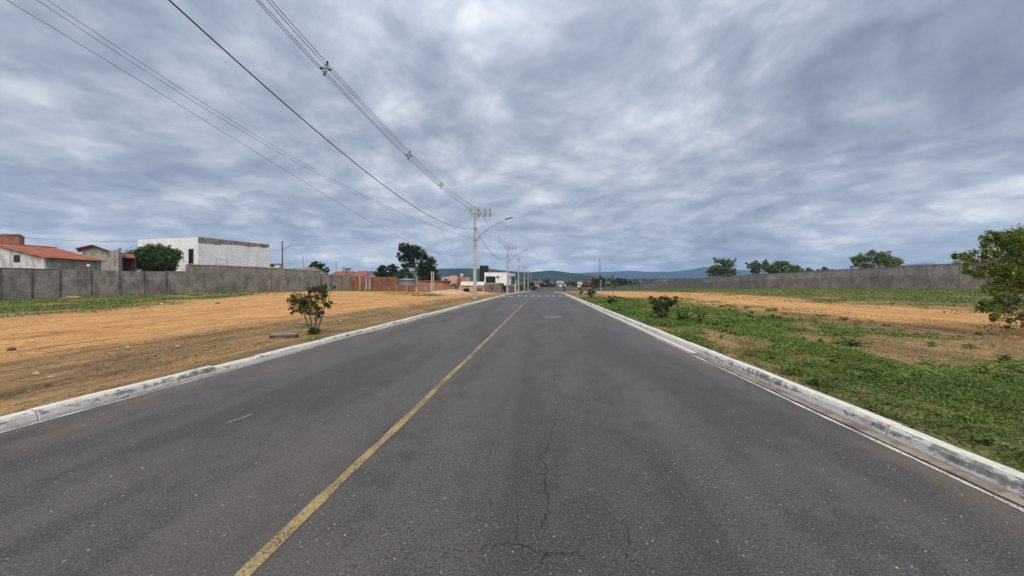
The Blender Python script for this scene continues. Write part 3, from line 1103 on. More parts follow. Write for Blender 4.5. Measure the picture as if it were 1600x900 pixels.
# razor wire on the right wall
mbw = MB()
a, b_ = np.array(R0[2]), np.array(R0[3])
for i in range(10):
    u0, u1 = .12 + i * .087, .12 + (i + 1) * .087
    pts = []
    for k in range(40):
        u = u0 + (u1 - u0) * k / 39
        q = a + (b_ - a) * u
        z = RT[2] + (RT[3] - RT[2]) * u + .30
        an = k / 39 * 2 * pi * 3
        pts.append((q[0] + .03 * cos(an), q[1] + .20 * cos(an), z + .22 * sin(an)))
    mbw.tube(pts, .006, n=3, cap=False)
tag(mbw.build('razor_wire', M['steel']), 'coiled razor wire along the top of the long wall', 'razor wire')

mbw = MB()
a, b_ = np.array(W(74, 37.5)), np.array(W(96, 38.7))
pts = []
for k in range(110):
    u = k / 109
    q = a + (b_ - a) * u
    an = u * 2 * pi * 7
    pts.append((q[0] + .18 * cos(an), q[1], Z(421, 38.5) + .32 + .26 * sin(an)))
mbw.tube(pts, .014, n=3, cap=False)
tag(mbw.build('razor_wire', M['steel']), 'short coil of razor wire on the wall below the white gable', 'razor wire')
q = W(138.5, 41.5)
wl = thing('wall_lamp', (*q, Z(422.3, 41.5)), 'small white globe lamp on the grey wall', 'lamp')
MB().tube([(*q, Z(423.5, 41.5)), (*q, Z(417, 41.5))], .03).build('stem', M['steel'], wl)
MB().lathe((*q, Z(417.2, 41.5)), [(.04, 0), (.12, .04), (.16, .13), (.13, .23), (.05, .29)], 12).build('globe', M['white_plastic'], wl, True)

# ------------------------------------------------------------------ buildings on the left


def corrugated(a, b_, c, d, name, mat, parent, pitch=.22, amp=.045):
    """Roof slope with rows of tiles running from eave a-b up to ridge d-c."""
    a, b_, c, d = (np.asarray(q, float) for q in (a, b_, c, d))
    n = max(6, int(np.linalg.norm(b_ - a) / pitch) * 2)
    nrm = np.cross(b_ - a, d - a)
    nrm /= np.linalg.norm(nrm)
    if nrm[2] < 0:
        nrm = -nrm
    V = []
    for i in range(n + 1):
        u = i / n
        o = nrm * (amp if i % 2 else 0)
        V += [a + (b_ - a) * u + o, d + (c - d) * u + o, a + (b_ - a) * u - nrm * .06, d + (c - d) * u - nrm * .06]
    F = []
    for i in range(n):
        k = i * 4
        F += [(k, k + 4, k + 5, k + 1), (k + 2, k + 3, k + 7, k + 6), (k, k + 2, k + 6, k + 4), (k + 1, k + 5, k + 7, k + 3)]
    F += [(0, 1, 3, 2), (n * 4, n * 4 + 2, n * 4 + 3, n * 4 + 1)]
    return raw_mesh(name, V, F, mat, parent)


def P3(lat, d, z):
    return (*L(lat, d), z)


h1 = thing('tiled_house', P3(-55.5, 44, .2), 'house with red clay roof and stained white gable behind the grey wall', 'house')
lf, rt, fr, bk, ridge, ez, rz_ = -61.3, -49.9, 41.0, 46.6, -55.6, 4.62, 6.05
g = MB()
g.prism([L(lf, fr), L(rt, fr), L(rt, fr + .2), L(lf, fr + .2)], 0, ez - .02)
g.hexa([P3(lf, fr, ez - .02), P3(rt, fr, ez - .02), P3(rt, fr + .2, ez - .02), P3(lf, fr + .2, ez - .02), P3(ridge - .03, fr, rz_ - .05), P3(ridge + .03, fr, rz_ - .05), P3(ridge + .03, fr + .2, rz_ - .05), P3(ridge - .03, fr + .2, rz_ - .05)])
g.build('gable_wall', M['white_old'], h1)
MB().wall(L(rt - .12, fr + .2), L(rt - .12, bk), .2, 0, ez - .1).build('side_wall', M['render'], h1)
MB().wall(L(lf + .12, fr + .2), L(lf + .12, bk), .2, 0, ez - .1).build('side_wall', M['render'], h1)
MB().wall(L(lf, bk), L(rt, bk), .2, 0, ez - .02).build('back_wall', M['render'], h1)
corrugated(P3(rt + .5, fr - .35, ez - .12), P3(rt + .5, bk + .3, ez - .12), P3(ridge, bk + .3, rz_), P3(ridge, fr - .35, rz_), 'roof', M['tiles'], h1)
corrugated(P3(lf - .5, fr - .35, ez - .12), P3(lf - .5, bk + .3, ez - .12), P3(ridge, bk + .3, rz_), P3(ridge, fr - .35, rz_), 'roof', M['tiles'], h1)
q0, q1 = L((23 - 800) * 41 / FPX, 40.97), L((32 - 800) * 41 / FPX, 40.97)
wn_ = MB().wall(q0, q1, .08, Z(409.5, 41), Z(398.5, 41)).build('window', M['wood'], h1)
MB().wall(L((23.8 - 800) * 41 / FPX, 40.91), L((31.2 - 800) * 41 / FPX, 40.91), .03, Z(408.6, 41), Z(399.4, 41)).build('pane', M['glass'], wn_)
MB().tube([P3(ridge, fr - .4, rz_ + .04), P3(ridge, bk + .3, rz_ + .04)], .11, n=8).build('ridge_tiles', M['tiles'], h1)

h2 = thing('outbuilding', (*W(158, 50), .3), 'unpainted cement building with a gable beside the red roof', 'house')
d0 = 50.6
f = MB()
pts = [(128, 425), (186, 425), (186, 391.5), (170, 391), (151, 384), (128, 389.5)]
f.v = [(*W(x, d0), Z(y, d0) if y < 420 else .1) for x, y in pts] + [(*W(x, d0 + .25), Z(y, d0) if y < 420 else .1) for x, y in pts]
f.f = [tuple(range(6)), tuple(range(11, 5, -1))] + [(i, i + 6, (i + 1) % 6 + 6, (i + 1) % 6) for i in range(6)]
f.build('gable_wall', M['render'], h2)
MB().wall(W(185.5, d0 + .25), W(195, d0 + 5), .2, .1, Z(392, d0)).build('side_wall', M['render'], h2)
ap, lft, rgt = (*W(151, d0), Z(383, d0)), (*W(125, d0), Z(388.6, d0)), (*W(174, d0), Z(391, d0))
dk = d0 + 5
apb, lfb, rgb_ = (*W(149, dk), Z(383, d0)), (*W(123, dk), Z(388.6, d0)), (*W(172, dk), Z(391, d0))
fv = np.array((*(np.array(L(0, .5)) - np.array(L(0, 0))), 0.0))
corrugated(np.array(rgt) - fv, rgb_, apb, np.array(ap) - fv, 'roof', M['tiles'], h2)
corrugated(np.array(lft) - fv, lfb, apb, np.array(ap) - fv, 'roof', M['tiles'], h2)

h3 = thing('lean_to', (*W(196, 53), .3), 'low red tiled lean-to beside the round tree', 'house')
corrugated((*W(182, 53), Z(402, 53)), (*W(212, 53), Z(403, 53)), (*W(209, 58), Z(394, 55)), (*W(182, 58), Z(393, 55)), 'roof', M['tiles'], h3)
MB().wall(W(183, 54), W(212, 54), .2, .1, Z(403, 54)).build('wall', M['wood'], h3)  # dark timber colour carries the shadow below the roof
dish = MB().lathe((0, 0, 0), [(.03, -.12), (.16, -.09), (.30, -.02), (.38, .06), (.36, .06), (.28, -.005), (.15, -.07), (.02, -.09)], 14)
ang = radians(60)
q = (*W(187, 53.5), Z(391, 53.5))
dish.v = [(x + q[0], y * cos(ang) - z * sin(ang) + q[1], y * sin(ang) + z * cos(ang) + q[2]) for x, y, z in dish.v]
dsh = thing('satellite_dish', (q[0], q[1], q[2] - .5), 'small grey satellite dish above the lean-to roof', 'satellite dish')
dish.build('dish', M['tank'], dsh)
MB().tube([(q[0], q[1] + .05, q[2] - .75), (q[0], q[1] + .05, q[2])], .03).build('mast', M['steel'], dsh)

h4 = thing('brick_box', (*W(5, 56), .3), 'red brick upper storey rising behind the tiled roof', 'house')
a_, b2 = W(-60, 56), W(31, 56)
c_, e_ = W(31, 60), W(-60, 60)
MB().prism([a_, b2, W(39, 60), W(-48, 60)], .2, Z(367.2, 56)).build('wall', M['brick'], h4)
MB().prism([W(-61, 55.9), W(31.8, 55.9), W(40, 60.1), W(-49, 60.1)], Z(367.1, 56), Z(365.3, 56)).build('parapet', M['render'], h4)

# the white building still being plastered
wb = thing('white_building', (*W(330, 70), .3), 'large white building with unplastered jagged grey band along its top', 'building')
A, B, C = W(310, 65), W(421, 77.4), W(216, 68.7)
Dp = (B[0] + C[0] - A[0], B[1] + C[1] - A[1])
top = Z(370.2, 65)
MB().prism([A, B, Dp, C], .1, top - .03).build('wall', M['white'], wb)
nf = np.array((B[1] - A[1], -(B[0] - A[0])))
nf /= np.linalg.norm(nf)
rr_ = np.random.default_rng(5)
band = MB()
n = 60
up_, lo_ = [], []
for i in range(n + 1):
    u = i / n
    q = np.array(A) + (np.array(B) - np.array(A)) * u + nf * .03
    dep = .62 + .30 * float(fbm(i * .17, 3.0, 3, 77)) + (.15 if 8 < i < 22 else 0) - (.28 if i > 48 else 0)
    up_.append((*q, top))
    lo_.append((*q, top - 1.0 + .35 * u + .45 * (float(fbm(i * .22, 3.0, 3, 77)) - .5)))
inn = np.array((*(-nf * .28), 0))
for i in range(n):
    band.poly([lo_[i], lo_[i + 1], up_[i + 1], up_[i]])
    band.poly([up_[i], up_[i + 1], np.array(up_[i + 1]) + inn, np.array(up_[i]) + inn])
    band.poly([np.array(lo_[i]) + inn, np.array(lo_[i + 1]) + inn, lo_[i + 1], lo_[i]])
band.build('parapet_band', M['band'], wb)
for k in range(5):
    u = .05 + k * .205
    q = np.array(A) + (np.array(B) - np.array(A)) * u + nf * .05
    q2 = np.array(A) + (np.array(B) - np.array(A)) * (u + .022) + nf * .05
    MB().wall(q, q2, .06, top - .55, top - .18).build('column_stub', M['pillar_dark'], wb)
nf2 = np.array((A[1] - C[1], -(A[0] - C[0])))
nf2 /= np.linalg.norm(nf2)
cd = (np.array(C) - np.array(A))
dr0, dr1 = np.array(A) + cd * .062 + nf2 * .02, np.array(A) + cd * .150 + nf2 * .02
dor = MB().wall(dr0, dr1, .12, Z(412, 65), Z(388, 65)).build('doorway', M['white_old'], wb)
e = (dr1 - dr0) * .08
MB().wall(dr0 + e + nf2 * .045, dr1 - e + nf2 * .045, .06, Z(411.5, 65), Z(389, 65)).build('opening', M['dark'], dor)
# steel frame and rubble leaning by the white building
q = np.array(A) + (np.array(B) - np.array(A)) * .16 + nf * 1.2
q2 = np.array(A) + (np.array(B) - np.array(A)) * .30 + nf * 1.2
zf0, zf1 = .3, Z(404, 66)
sf = thing('scaffold_frame', (*q, .3), 'thin steel scaffold frame against the white building', 'scaffold')
MB().tube([(*q, zf0), (*q, zf1)], .035).build('post', M['steel'], sf)
MB().tube([(*q2, zf0), (*q2, zf1)], .035).build('post', M['steel'], sf)
MB().tube([(*q, zf1 - .05), (*q2, zf1 - .05)], .03).build('rail', M['steel'], sf)
MB().tube([(*q, zf1 - 1.0), (*q2, zf1 - 1.0)], .03).build('rail', M['steel'], sf)
sh = MB()
qq = q - (q2 - q) * .1
for k, hgt in enumerate((1.9, 1.3, 1.0)):
    s_ = qq + (q2 - q) * .13 * k
    sh.wall(s_, s_ + (q2 - q) * .12, .15, .3, zf0 + 3.9 + hgt * .55, zt2=zf0 + 3.6 + hgt * .5)
tag(sh.build('brick_stack', M['brick_pale']), 'stacked pale red bricks beside the scaffold frame', 'bricks')

# small white house and gable beyond the taller wall
sh1 = thing('small_house', (*W(430, 95), .5), 'small white house corner past the white building', 'house')
MB().prism([W(421, 95), W(437, 95), W(441, 103), W(425, 103)], .3, Z(413, 95)).build('wall', M['white_old'], sh1)
MB().prism([W(420.5, 94.8), W(437.5, 94.8), W(441.5, 103), W(424.5, 103)], Z(412.9, 95), Z(412, 95)).build('roof', M['tiles'], sh1)
MB().wall(W(423, 94.93), W(428.5, 94.93), .08, Z(416.5, 95), Z(413.7, 95)).build('window', M['dark'], sh1)

gb = thing('grey_gable_house', (*W(480, 88), .5), 'grey gable end showing over the taller wall', 'house')
d0 = 84
pts = [(452, 430), (511, 430), (511, 427.5), (492, 417), (452, 419.5)]
f = MB()
f.v = [(*W(x, d0), Z(y, d0) if y < 429.5 else .4) for x, y in pts] + [(*W(x, d0 + 6), Z(y, d0) if y < 429.5 else .4) for x, y in pts]
f.f = [tuple(range(5)), tuple(range(9, 4, -1))] + [(i, i + 5, (i + 1) % 5 + 5, (i + 1) % 5) for i in range(5)]
f.build('wall', M['render'], gb)
MB().hexa([(*W(491, d0 - .3), Z(417, d0)), (*W(513, d0 - .3), Z(428.6, d0)), (*W(513, d0 + 6.2), Z(428.6, d0)), (*W(491, d0 + 6.2), Z(417, d0)),
           (*W(491, d0 - .3), Z(415.9, d0)), (*W(513, d0 - .3), Z(427.5, d0)), (*W(513, d0 + 6.2), Z(427.5, d0)), (*W(491, d0 + 6.2), Z(415.9, d0))]).build('roof', M['grey_paint'], gb)


def far_gable(name, label, px0, px1, apex, eave, ridge_y, d, roofmat, wallmat):
    """House seen from its long side: a tiled slope towards us and a white gable at the right end."""
    r_ = thing(name, (*W((px0 + px1) / 2, d), float(terr(*W((px0 + px1) / 2, d)))), label, 'house')
    zb = float(terr(*W(px0, d))) - .2
    back = d + 7
    k = (back + d) / 2 / d
    ex = lambda x, dd: (*W(x, dd),)
    MB().prism([W(px0, d), W(px1, d), L((px1 - 800) * d / FPX + 2, back), L((px0 - 800) * d / FPX + 2, back)], zb, Z(eave, d)).build('wall', wallmat, r_)
    lat0, lat1 = (px0 - 800) * d / FPX, (px1 - 800) * d / FPX
    corrugated(P3(lat0 - .4, d - .5, Z(eave, d) - .05), P3(lat1 + .4, d - .5, Z(eave, d) - .05), P3(lat1 + 1.4, d + 3.5, Z(ridge_y, d + 3.5)), P3(lat0 + .6, d + 3.5, Z(ridge_y, d + 3.5)), 'roof', roofmat, r_, .3, .06)
    corrugated(P3(lat0 + 1.6, d + 7.4, Z(eave, d) - .05), P3(lat1 + 2.4, d + 7.4, Z(eave, d) - .05), P3(lat1 + 1.4, d + 3.5, Z(ridge_y, d + 3.5)), P3(lat0 + .6, d + 3.5, Z(ridge_y, d + 3.5)), 'roof', roofmat, r_, .3, .06)
    g_ = MB()
    g_.poly([P3(lat1 + .02, d, Z(eave, d)), P3(lat1 + 2.02, back, Z(eave, d)), P3(lat1 + 1.02, d + 3.5, Z(ridge_y, d + 3.5) - .1)])
    g_.build('gable', wallmat, r_)
    return r_


far_gable('far_house', 'white house with red tile roof behind the brick wall', 549, 568, 0, 431.5, 423.4, 112, M['tiles'], M['white_old'])
far_gable('far_house', 'red tiled roof between the two small dark trees', 514, 540, 0, 431.5, 424, 118, M['tiles'], M['white_old'])

# round tank behind the low brick wall
q = W(636, 84)
tk = thing('water_tank', (*q, .4), 'wide round grey water tank behind the low brick wall', 'water tank')
MB().lathe((*q, .3), [(1.75, 0), (1.78, 1.3), (1.72, 2.15), (1.74, 2.22), (1.9, 2.26)], 22).build('body', M['tank'], tk, True)
MB().lathe((*q, 2.57), [(1.92, 0), (1.9, .1), (1.1, .34), (.3, .45), (.05, .46)], 22).build('lid', M['tank'], tk, True)

# modern white house beside the road
mh = thing('modern_house', (*W(780, 92), 0), 'modern white house with charcoal tower above a grey street wall', 'house')
dd = 92
zt, zm = Z(425.8, dd), Z(444.6, dd)
F0, F1 = W(757, dd), W(793, dd)
side = np.array(L(1.9, 13)) - np.array(L(0, 0))
MB().prism([F0, F1, tuple(np.array(F1) + side), tuple(np.array(F0) + side)], zm - .3, zt).build('upper_floor', M['white'], mh)
MB().prism([W(757.6, dd + .4), W(792.4, dd + .4), tuple(np.array(F1) + side * .96), tuple(np.array(F0) + side * .96)], -.9, zm - .302).build('ground_floor', M['grey_paint'], mh)
MB().prism([W(749.5, dd + 2.5), W(756.9, dd + 2.5), W(762.5, dd + 2.5), W(763.5, dd + 5), W(750.5, dd + 5)], -.9, Z(415, dd + 2.5)).build('tower', M['black'], mh)
wn_ = MB().wall(W(759, dd - .02), W(774.2, dd - .02), .10, Z(444.0, dd), Z(431.8, dd)).build('window', M['dark'], mh)
for k in range(4):
    x = 759.4 + k * 3.65
    MB().wall(W(x, dd - .085), W(x + 3.3, dd - .085), .03, Z(443.6, dd), Z(432.2, dd)).build('pane', M['glass'], wn_)
wn_ = MB().wall(W(775.6, dd - .02), W(781.3, dd - .02), .10, Z(434.8, dd), Z(431.2, dd)).build('window', M['white_old'], mh)
MB().wall(W(776, dd - .085), W(779, dd - .085), .03, Z(434.4, dd), Z(431.6, dd)).build('pane', M['glass'], wn_)
sd0 = np.array(F1) + side * .62
sd1 = np.array(F1) + side * .92
MB().wall(sd0, sd1, .10, zm, zt - .6, off=-.03).build('window', M['glass'], mh)
MB().prism([W(720, dd - 1), W(756.6, dd - 1), W(757, dd + 7), W(724, dd + 7)], Z(446, dd - 1), Z(440.2, dd - 1)).build('parapet', M['white'], mh)
MB().prism([W(718, dd - .6), W(756.4, dd - .6), W(757, dd + 7), W(722, dd + 7)], -.9, Z(446.02, dd - 1)).build('garage_wall', M['pink'], mh)
MB().wall(W(724, dd - .66), W(733, dd - .66), .14, Z(455.5, dd), Z(450.5, dd)).build('opening', M['dark'], mh)
gt = MB().wall(W(743.5, dd - .66), W(754, dd - .66), .14, Z(457.6, dd), Z(450, dd)).build('gate', M['gate'], mh)
for k in range(5):
    x = 744 + k * 2
    MB().wall(W(x, dd - .76), W(x + 1.6, dd - .76), .03, Z(457.3, dd), Z(450.4, dd)).build('board', M['gate'], gt)
# street wall in front of the house, running on along the road
yw = thing('street_wall', (*W(790, 86), 0), 'grey rendered street wall below the modern white house', 'wall')
q0, q1, q2 = W(757, 88), W(782, 86), (-9.6, 124)
for a_, b2, n in ((q0, q1, 2), (q1, q2, 8)):
    for i in range(n):
        s0 = (a_[0] + (b2[0] - a_[0]) * i / n, a_[1] + (b2[1] - a_[1]) * i / n)
        s1 = (a_[0] + (b2[0] - a_[0]) * (i + 1) / n, a_[1] + (b2[1] - a_[1]) * (i + 1) / n)
        z0, z1 = float(zroad(s0[1])), float(zroad(s1[1]))
        MB().wall(s0, s1, .18, z0 - .3, z0 * .5 + 2.05, z1 - .3, z1 * .5 + 2.05).build('wall_panel', M['grey_paint'], yw)
        MB().wall(s0, s1, .26, z0 * .5 + 2.052, z0 * .5 + 2.16, z1 * .5 + 2.052, z1 * .5 + 2.16).build('coping', M['white_old'], yw)
MB().wall((-9.6, 124.1), (-9.6, 126), .9, -1.2, 2.0).build('end_pier', M['white'], yw)

ph = thing('pink_house', (*W(712, 125), 0), 'pale pink house with a white tank on its roof', 'house')
dd = 125
f = MB()
pts = [(690, 460), (714, 460), (714, 430.8), (709, 430.2), (690, 434)]
f.v = [(*W(x, dd), Z(y, dd) if y < 459 else -1) for x, y in pts] + [(*W(x, dd + 9), Z(y, dd) if y < 459 else -1) for x, y in pts]
f.f = [tuple(range(5)), tuple(range(9, 4, -1))] + [(i, i + 5, (i + 1) % 5 + 5, (i + 1) % 5) for i in range(5)]
f.build('wall', M['pink'], ph)
MB().prism([W(714.1, dd - 1), W(734, dd - 1), W(735, dd + 8), W(716, dd + 8)], -1, Z(433, dd)).build('wing', M['brick_pale'], ph)
MB().wall(W(714.5, dd - 1.05), W(720, dd - 1.05), .12, Z(444, dd), Z(434.3, dd)).build('shutter', M['gate'], ph)
MB().wall(W(694, dd - .05), W(699, dd - .05), .12, Z(440, dd), Z(436, dd)).build('window', M['dark'], ph)
q = W(721.5, dd + 1)
wt_ = thing('roof_tank', (*q, Z(433, dd)), 'small white water tank on the pink house', 'water tank')
MB().lathe((*q, Z(433, dd)), [(.42, 0), (.46, .5), (.5, .95), (.52, 1.0), (.3, 1.12), (.05, 1.15)], 14).build('body', M['white_plastic'], wt_, True)
# brick house stub left of it
bh = thing('brick_shed', (*W(682, 100), 0), 'unfinished red brick shed between the big tree and the sand heap', 'shed')
MB().prism([W(655, 100), W(700, 100), W(704, 106), W(660, 106)], -.5, Z(439.5, 100)).build('wall', M['brick'], bh)
MB().prism([W(653, 99.6), W(702, 99.6), W(706, 106), W(658, 106)], Z(439.45, 100), Z(438.3, 100)).build('roof', M['tiles'], bh)
MB().wall(W(664, 99.95), W(672, 99.95), .1, Z(452, 100), Z(443.5, 100)).build('doorway', M['dark'], bh)

# far houses at the end of the road
for nm, lab, px0, px1, ty, by, d, mt, rf in (
        ('far_house', 'small red brick house between the far poles', 836, 842, 440, 449, 300, 'brick_pale', 'tiles'),
        ('far_house', 'cream house with stepped roof right of the dark round tree', 870, 880, 440, 452, 330, 'white', 'white_old'),
        ('far_house', 'pale low house directly beside the cream stepped one', 876, 884, 443.5, 452, 310, 'white_old', 'tiles'),
        ('far_house', 'tiny white house left of the pink bush', 902, 909, 441.5, 450, 330, 'white', 'white_old')):
    r_ = thing(nm, (*W((px0 + px1) / 2, d), -4), lab, 'house')
    MB().prism([W(px0, d), W(px1, d), W(px1 + .6, d + 9), W(px0 + .6, d + 9)], -5, Z(ty, d)).build('wall', M[mt], r_)
    MB().prism([W(px0 - .4, d - .4), W(px1 + .4, d - .4), W(px1 + .6, d + 9.4), W(px0 + .2, d + 9.4)], Z(ty, d), Z(ty - 1.1, d), ).build('roof', M[rf], r_)
    MB().wall(W(px0 + (px1 - px0) * .3, d - .1), W(px0 + (px1 - px0) * .55, d - .1), .12, Z(ty + 4, d), Z(ty + 1.6, d)).build('window', M['dark'], r_)

# heaps of sand and soil


def heap(name, label, px, d, rx, ry, h, mat, seed, cat='heap'):
    q = W(px, d)
    z0 = float(terr(*q)) - .06
    n, k = 26, 9
    V, F = [], []
    for i in range(k + 1):
        u = i / k
        for j in range(n):
            a = 2 * pi * j / n
            rr = (1 - u) * (1 + .35 * (float(vnoise(cos(a) * 1.6 + 9 * seed, sin(a) * 1.6, seed)) - .5))
            V.append((q[0] + rx * rr * cos(a), q[1] + ry * rr * sin(a), z0 + h * (u ** 1.0) * (1 - .25 * u) * (1 + .35 * (float(vnoise(4 * rr * cos(a) + seed, 4 * rr * sin(a), seed + 3)) - .5))))
    for i in range(k):
        for j in range(n):
            F.append((i * n + j, i * n + (j + 1) % n, (i + 1) * n + (j + 1) % n, (i + 1) * n + j))
    F.append(tuple(k * n + j for j in range(n)))
    return tag(raw_mesh(name, V, F, mat, None, True), label, cat)


heap('sand_heap', 'broad pale sand heap left of the nearest power pole', 703, 68, 4.6, 2.6, 1.15, M['sand'], 3)
heap('sand_heap', 'small pale sand heap right behind the nearest power pole', 750, 72, 2.6, 1.6, .55, M['sand'], 5)
heap('soil_heap', 'low orange soil heap at the foot of the grey wall', 113, 38.0, 1.2, .9, .42, M['soil'], 7)
heap('soil_heap', 'low brown ridge of soil on the dirt track', 1135, 27, 1.7, .5, .20, M['soil'], 8)

# stones and clods lying on the field
def rock(px, py, s, mat, label, seed, squash=.6):
    r = np.random.default_rng(seed)
    d = FPX * (CAM_H - .1) / (py - HOR)
    q = W(px, d)
    z = float(terr(*q))
    b = MB()
    prof = [(.55, -.25), (.95, .05), (1.0, .35), (.75, .75), (.35, .98)]
    b.lathe((0, 0, 0), prof, 9)
    b.v = [(q[0] + s * (x + r.normal(0, .10)), q[1] + s * (y_ + r.normal(0, .10)), z + s * squash * (1.6 * zz + r.normal(0, .10))) for x, y_, zz in b.v]
    return tag(b.build('stone', mat), label, 'stone', 'stones on the ground')


rock(17, 547, .075, M['stone_dark'], 'dark clod of earth on the orange field, nearest the frame edge', 1)
rock(200, 545, .06, M['stone'], 'flat pale stone on the orange field', 2, .6)
rock(277, 542, .065, M['stone'], 'tan stone on the orange field right of the pale one', 3, .6)
rock(253, 476, .13, M['white_plastic'], 'small white lump at the edge of the orange field', 4, .4)
rock(72, 602, .03, M['stone_dark'], 'small dark clod in the brown strip near the kerb', 5, .5)
rock(340, 475, .17, M['stone_dark'], 'dark flat clod near the far edge of the orange field', 6, .3)
rock(1063, 861, .012, M['white_plastic'], 'tiny white pebble lying on the asphalt', 9, .5)
rock(1284, 523, .06, M['stone'], 'pale stone among the weeds right of the shrub', 10, .5)

# concrete slab over a drain beside the shrub
q = gpt(432, 10.6)
cs = thing('drain_box', q, 'low concrete drain box with a slab lid beside the kerb shrub', 'drain box')
ra = YAW + radians(8)
MB().box((q[0] + .02, q[1] + .30, q[2] + .105), (.70, .34, .035), ra).build('lid', M['wall_brown'], cs)
MB().box((q[0], q[1] + .30, q[2] + .0), (.66, .28, .175), ra).build('box', M['pillar_dark'], cs)

# ------------------------------------------------------------------ power line
X_POLE = -7.25


def make_pole(loc, label, lamp=True):
    x, y, z = loc
    root = thing('power_pole', loc, label, 'power pole', 'concrete poles along the kerb')
    H = 9.55
    # tapered shaft of double-T section
    b = MB()
    prof = lambda w_, d_: [(-w_, -d_), (w_, -d_), (w_, -d_ * .45), (w_ * .55, -d_ * .3), (w_ * .55, d_ * .3), (w_, d_ * .45), (w_, d_), (-w_, d_), (-w_, d_ * .45), (-w_ * .55, d_ * .3), (-w_ * .55, -d_ * .3), (-w_, -d_ * .45)]
    secs = [(z - .3, .185, .14), (z + H * .5, .135, .105), (z + H, .09, .075)]
    n = 12
    for zz, w_, d_ in secs:
        b.v += [(x + q[0], y + q[1], zz) for q in prof(w_, d_)]
    for i in range(2):
        for k in range(n):
            b.f.append((i * n + k, i * n + (k + 1) % n, (i + 1) * n + (k + 1) % n, (i + 1) * n + k))
    b.f.append(tuple(2 * n + k for k in range(n)))
    b.build('shaft', M['concrete'], root)
    za = z + 9.12
    if not lamp:
        MB().box((x + .1, y - .13, za), (.7, .08, .10)).build('crossarm', M['concrete'], root)
        for dx in (-.2, .1, .4):
            MB().lathe((x + dx, y - .13, za + .05), [(.025, 0), (.07, .06), (.05, .10), (.06, .18), (.03, .24)], 8).build('insulator', M['insul'], root)
        return root
    ca = MB().box((x + .56, y - .13, za), (2.45, .10, .12)).build('crossarm', M['concrete'], root)
    for dx in (-.45, .42, 1.10, 1.62):
        MB().lathe((x + dx, y - .13, za + .06), [(.025, 0), (.025, .05), (.07, .06), (.05, .10), (.075, .12), (.05, .16), (.06, .18), (.03, .24)], 10).build('insulator', M['insul'], ca)
    for dx in (.42, 1.10, 1.62):
        MB().tube([(x + dx, y - .13, za - .06), (x + dx, y - .13, za - .14)], .02).lathe((x + dx, y - .13, za - .52), [(.03, 0), (.06, .06), (.045, .10), (.075, .15), (.05, .2), (.075, .26), (.04, .38)], 10).build('hanging_insulator', M['insul'], ca)
    MB().tube([(x + .05, y - .13, za - .7), (x + .75, y - .16, za - .06)], .025).tube([(x - .05, y - .13, za - .55), (x - .5, y - .16, za - .06)], .025).build('brace', M['steel'], root)
    for zz in (7.45, 6.2, 5.6):
        k = .20 + (.09 - .20) * zz / H + .02
        MB().box((x, y, z + zz), (2 * k, 2 * k * .8, .10)).build('band', M['steel'], root)
    MB().box((x + .06, y - .2, z + 7.45), (.14, .1, .16)).build('cable_clamp', M['steel'], root)
    if lamp:
        arm = []
        for i in range(13):
            u = i / 12
            arm.append((x + .12 + 3.35 * u, y - .05, z + 6.15 + 2.55 * (u ** .75) * (1 - .12 * u)))
        ar = MB().tube(arm, .035, .028, 7).build('lamp_arm', M['steel'], root)
        e = np.array(arm[-1])
        hd = MB().hexa([tuple(e + np.array(v)) for v in ((-.25, -.10, -.07), (.55, -.13, .10), (.55, .13, .10), (-.25, .10, -.07), (-.25, -.06, .03), (.50, -.08, .19), (.50, .08, .19), (-.25, .06, .03))]).build('lamp_head', M['insul'], root)
        MB().hexa([tuple(e + np.array(v)) for v in ((.05, -.09, -.022), (.48, -.10, .066), (.48, .10, .066), (.05, .09, -.022), (.05, -.09, -.008), (.48, -.10, .082), (.48, .10, .082), (.05, .09, -.008))]).build('lens', M['lens'], hd)
        MB().tube([(x + .1, y - .05, z + 5.7), (x + .7, y - .05, z + 6.9)], .018).build('lamp_brace', M['steel'], root)
    return root


def pz(y):
    return float(terr(X_POLE, y))


POLE_Y = [4.0, 40.0, 76.0, 110.0, 142.0, 176.0, 212.0]
PLAB = ['concrete power pole beside the camera, holding the near ends of the cables',
        'tall nearest concrete power pole with crossarm and street lamp, rising beyond the sand heap',
        'second concrete power pole with street lamp, in front of the modern white house',
        'third concrete power pole along the road, no lamp, past the white house',
        'fourth concrete power pole with a small lamp beside the street wall end',
        'fifth thin concrete power pole along the road towards the hill',
        'sixth and farthest thin power pole of the row beside the road']
p_l = make_pole((X_POLE, POLE_Y[1], pz(POLE_Y[1])), PLAB[1])
poles = {1: p_l}
p_n = make_pole((X_POLE, POLE_Y[3], pz(POLE_Y[3])), PLAB[3], lamp=False)
poles[3] = p_n
for i in (0, 2, 4, 5, 6):
    o = copy_tree(p_l if i in (0, 2, 4) else p_n, (X_POLE, POLE_Y[i], pz(POLE_Y[i])))
    o['label'] = PLAB[i]


def catenary(a, b_, sag, n=36):
    a, b_ = np.asarray(a, float), np.asarray(b_, float)
    return [a + (b_ - a) * u - np.array((0, 0, 4 * sag * u * (1 - u))) for u in np.linspace(0, 1, n)]


def cable(pts, rad, mat, label, group, n=5, name='power_cable'):
    return tag(MB().tube(pts, rad, n=n).build(name, mat), label, 'cable', group)


def att(i, dx, dz):
    return (X_POLE + dx, POLE_Y[i] - .13, pz(POLE_Y[i]) + dz)


offs = [(-.45, 9.40), (-.12, 9.36), (.42, 9.40), (.16, 9.62)]
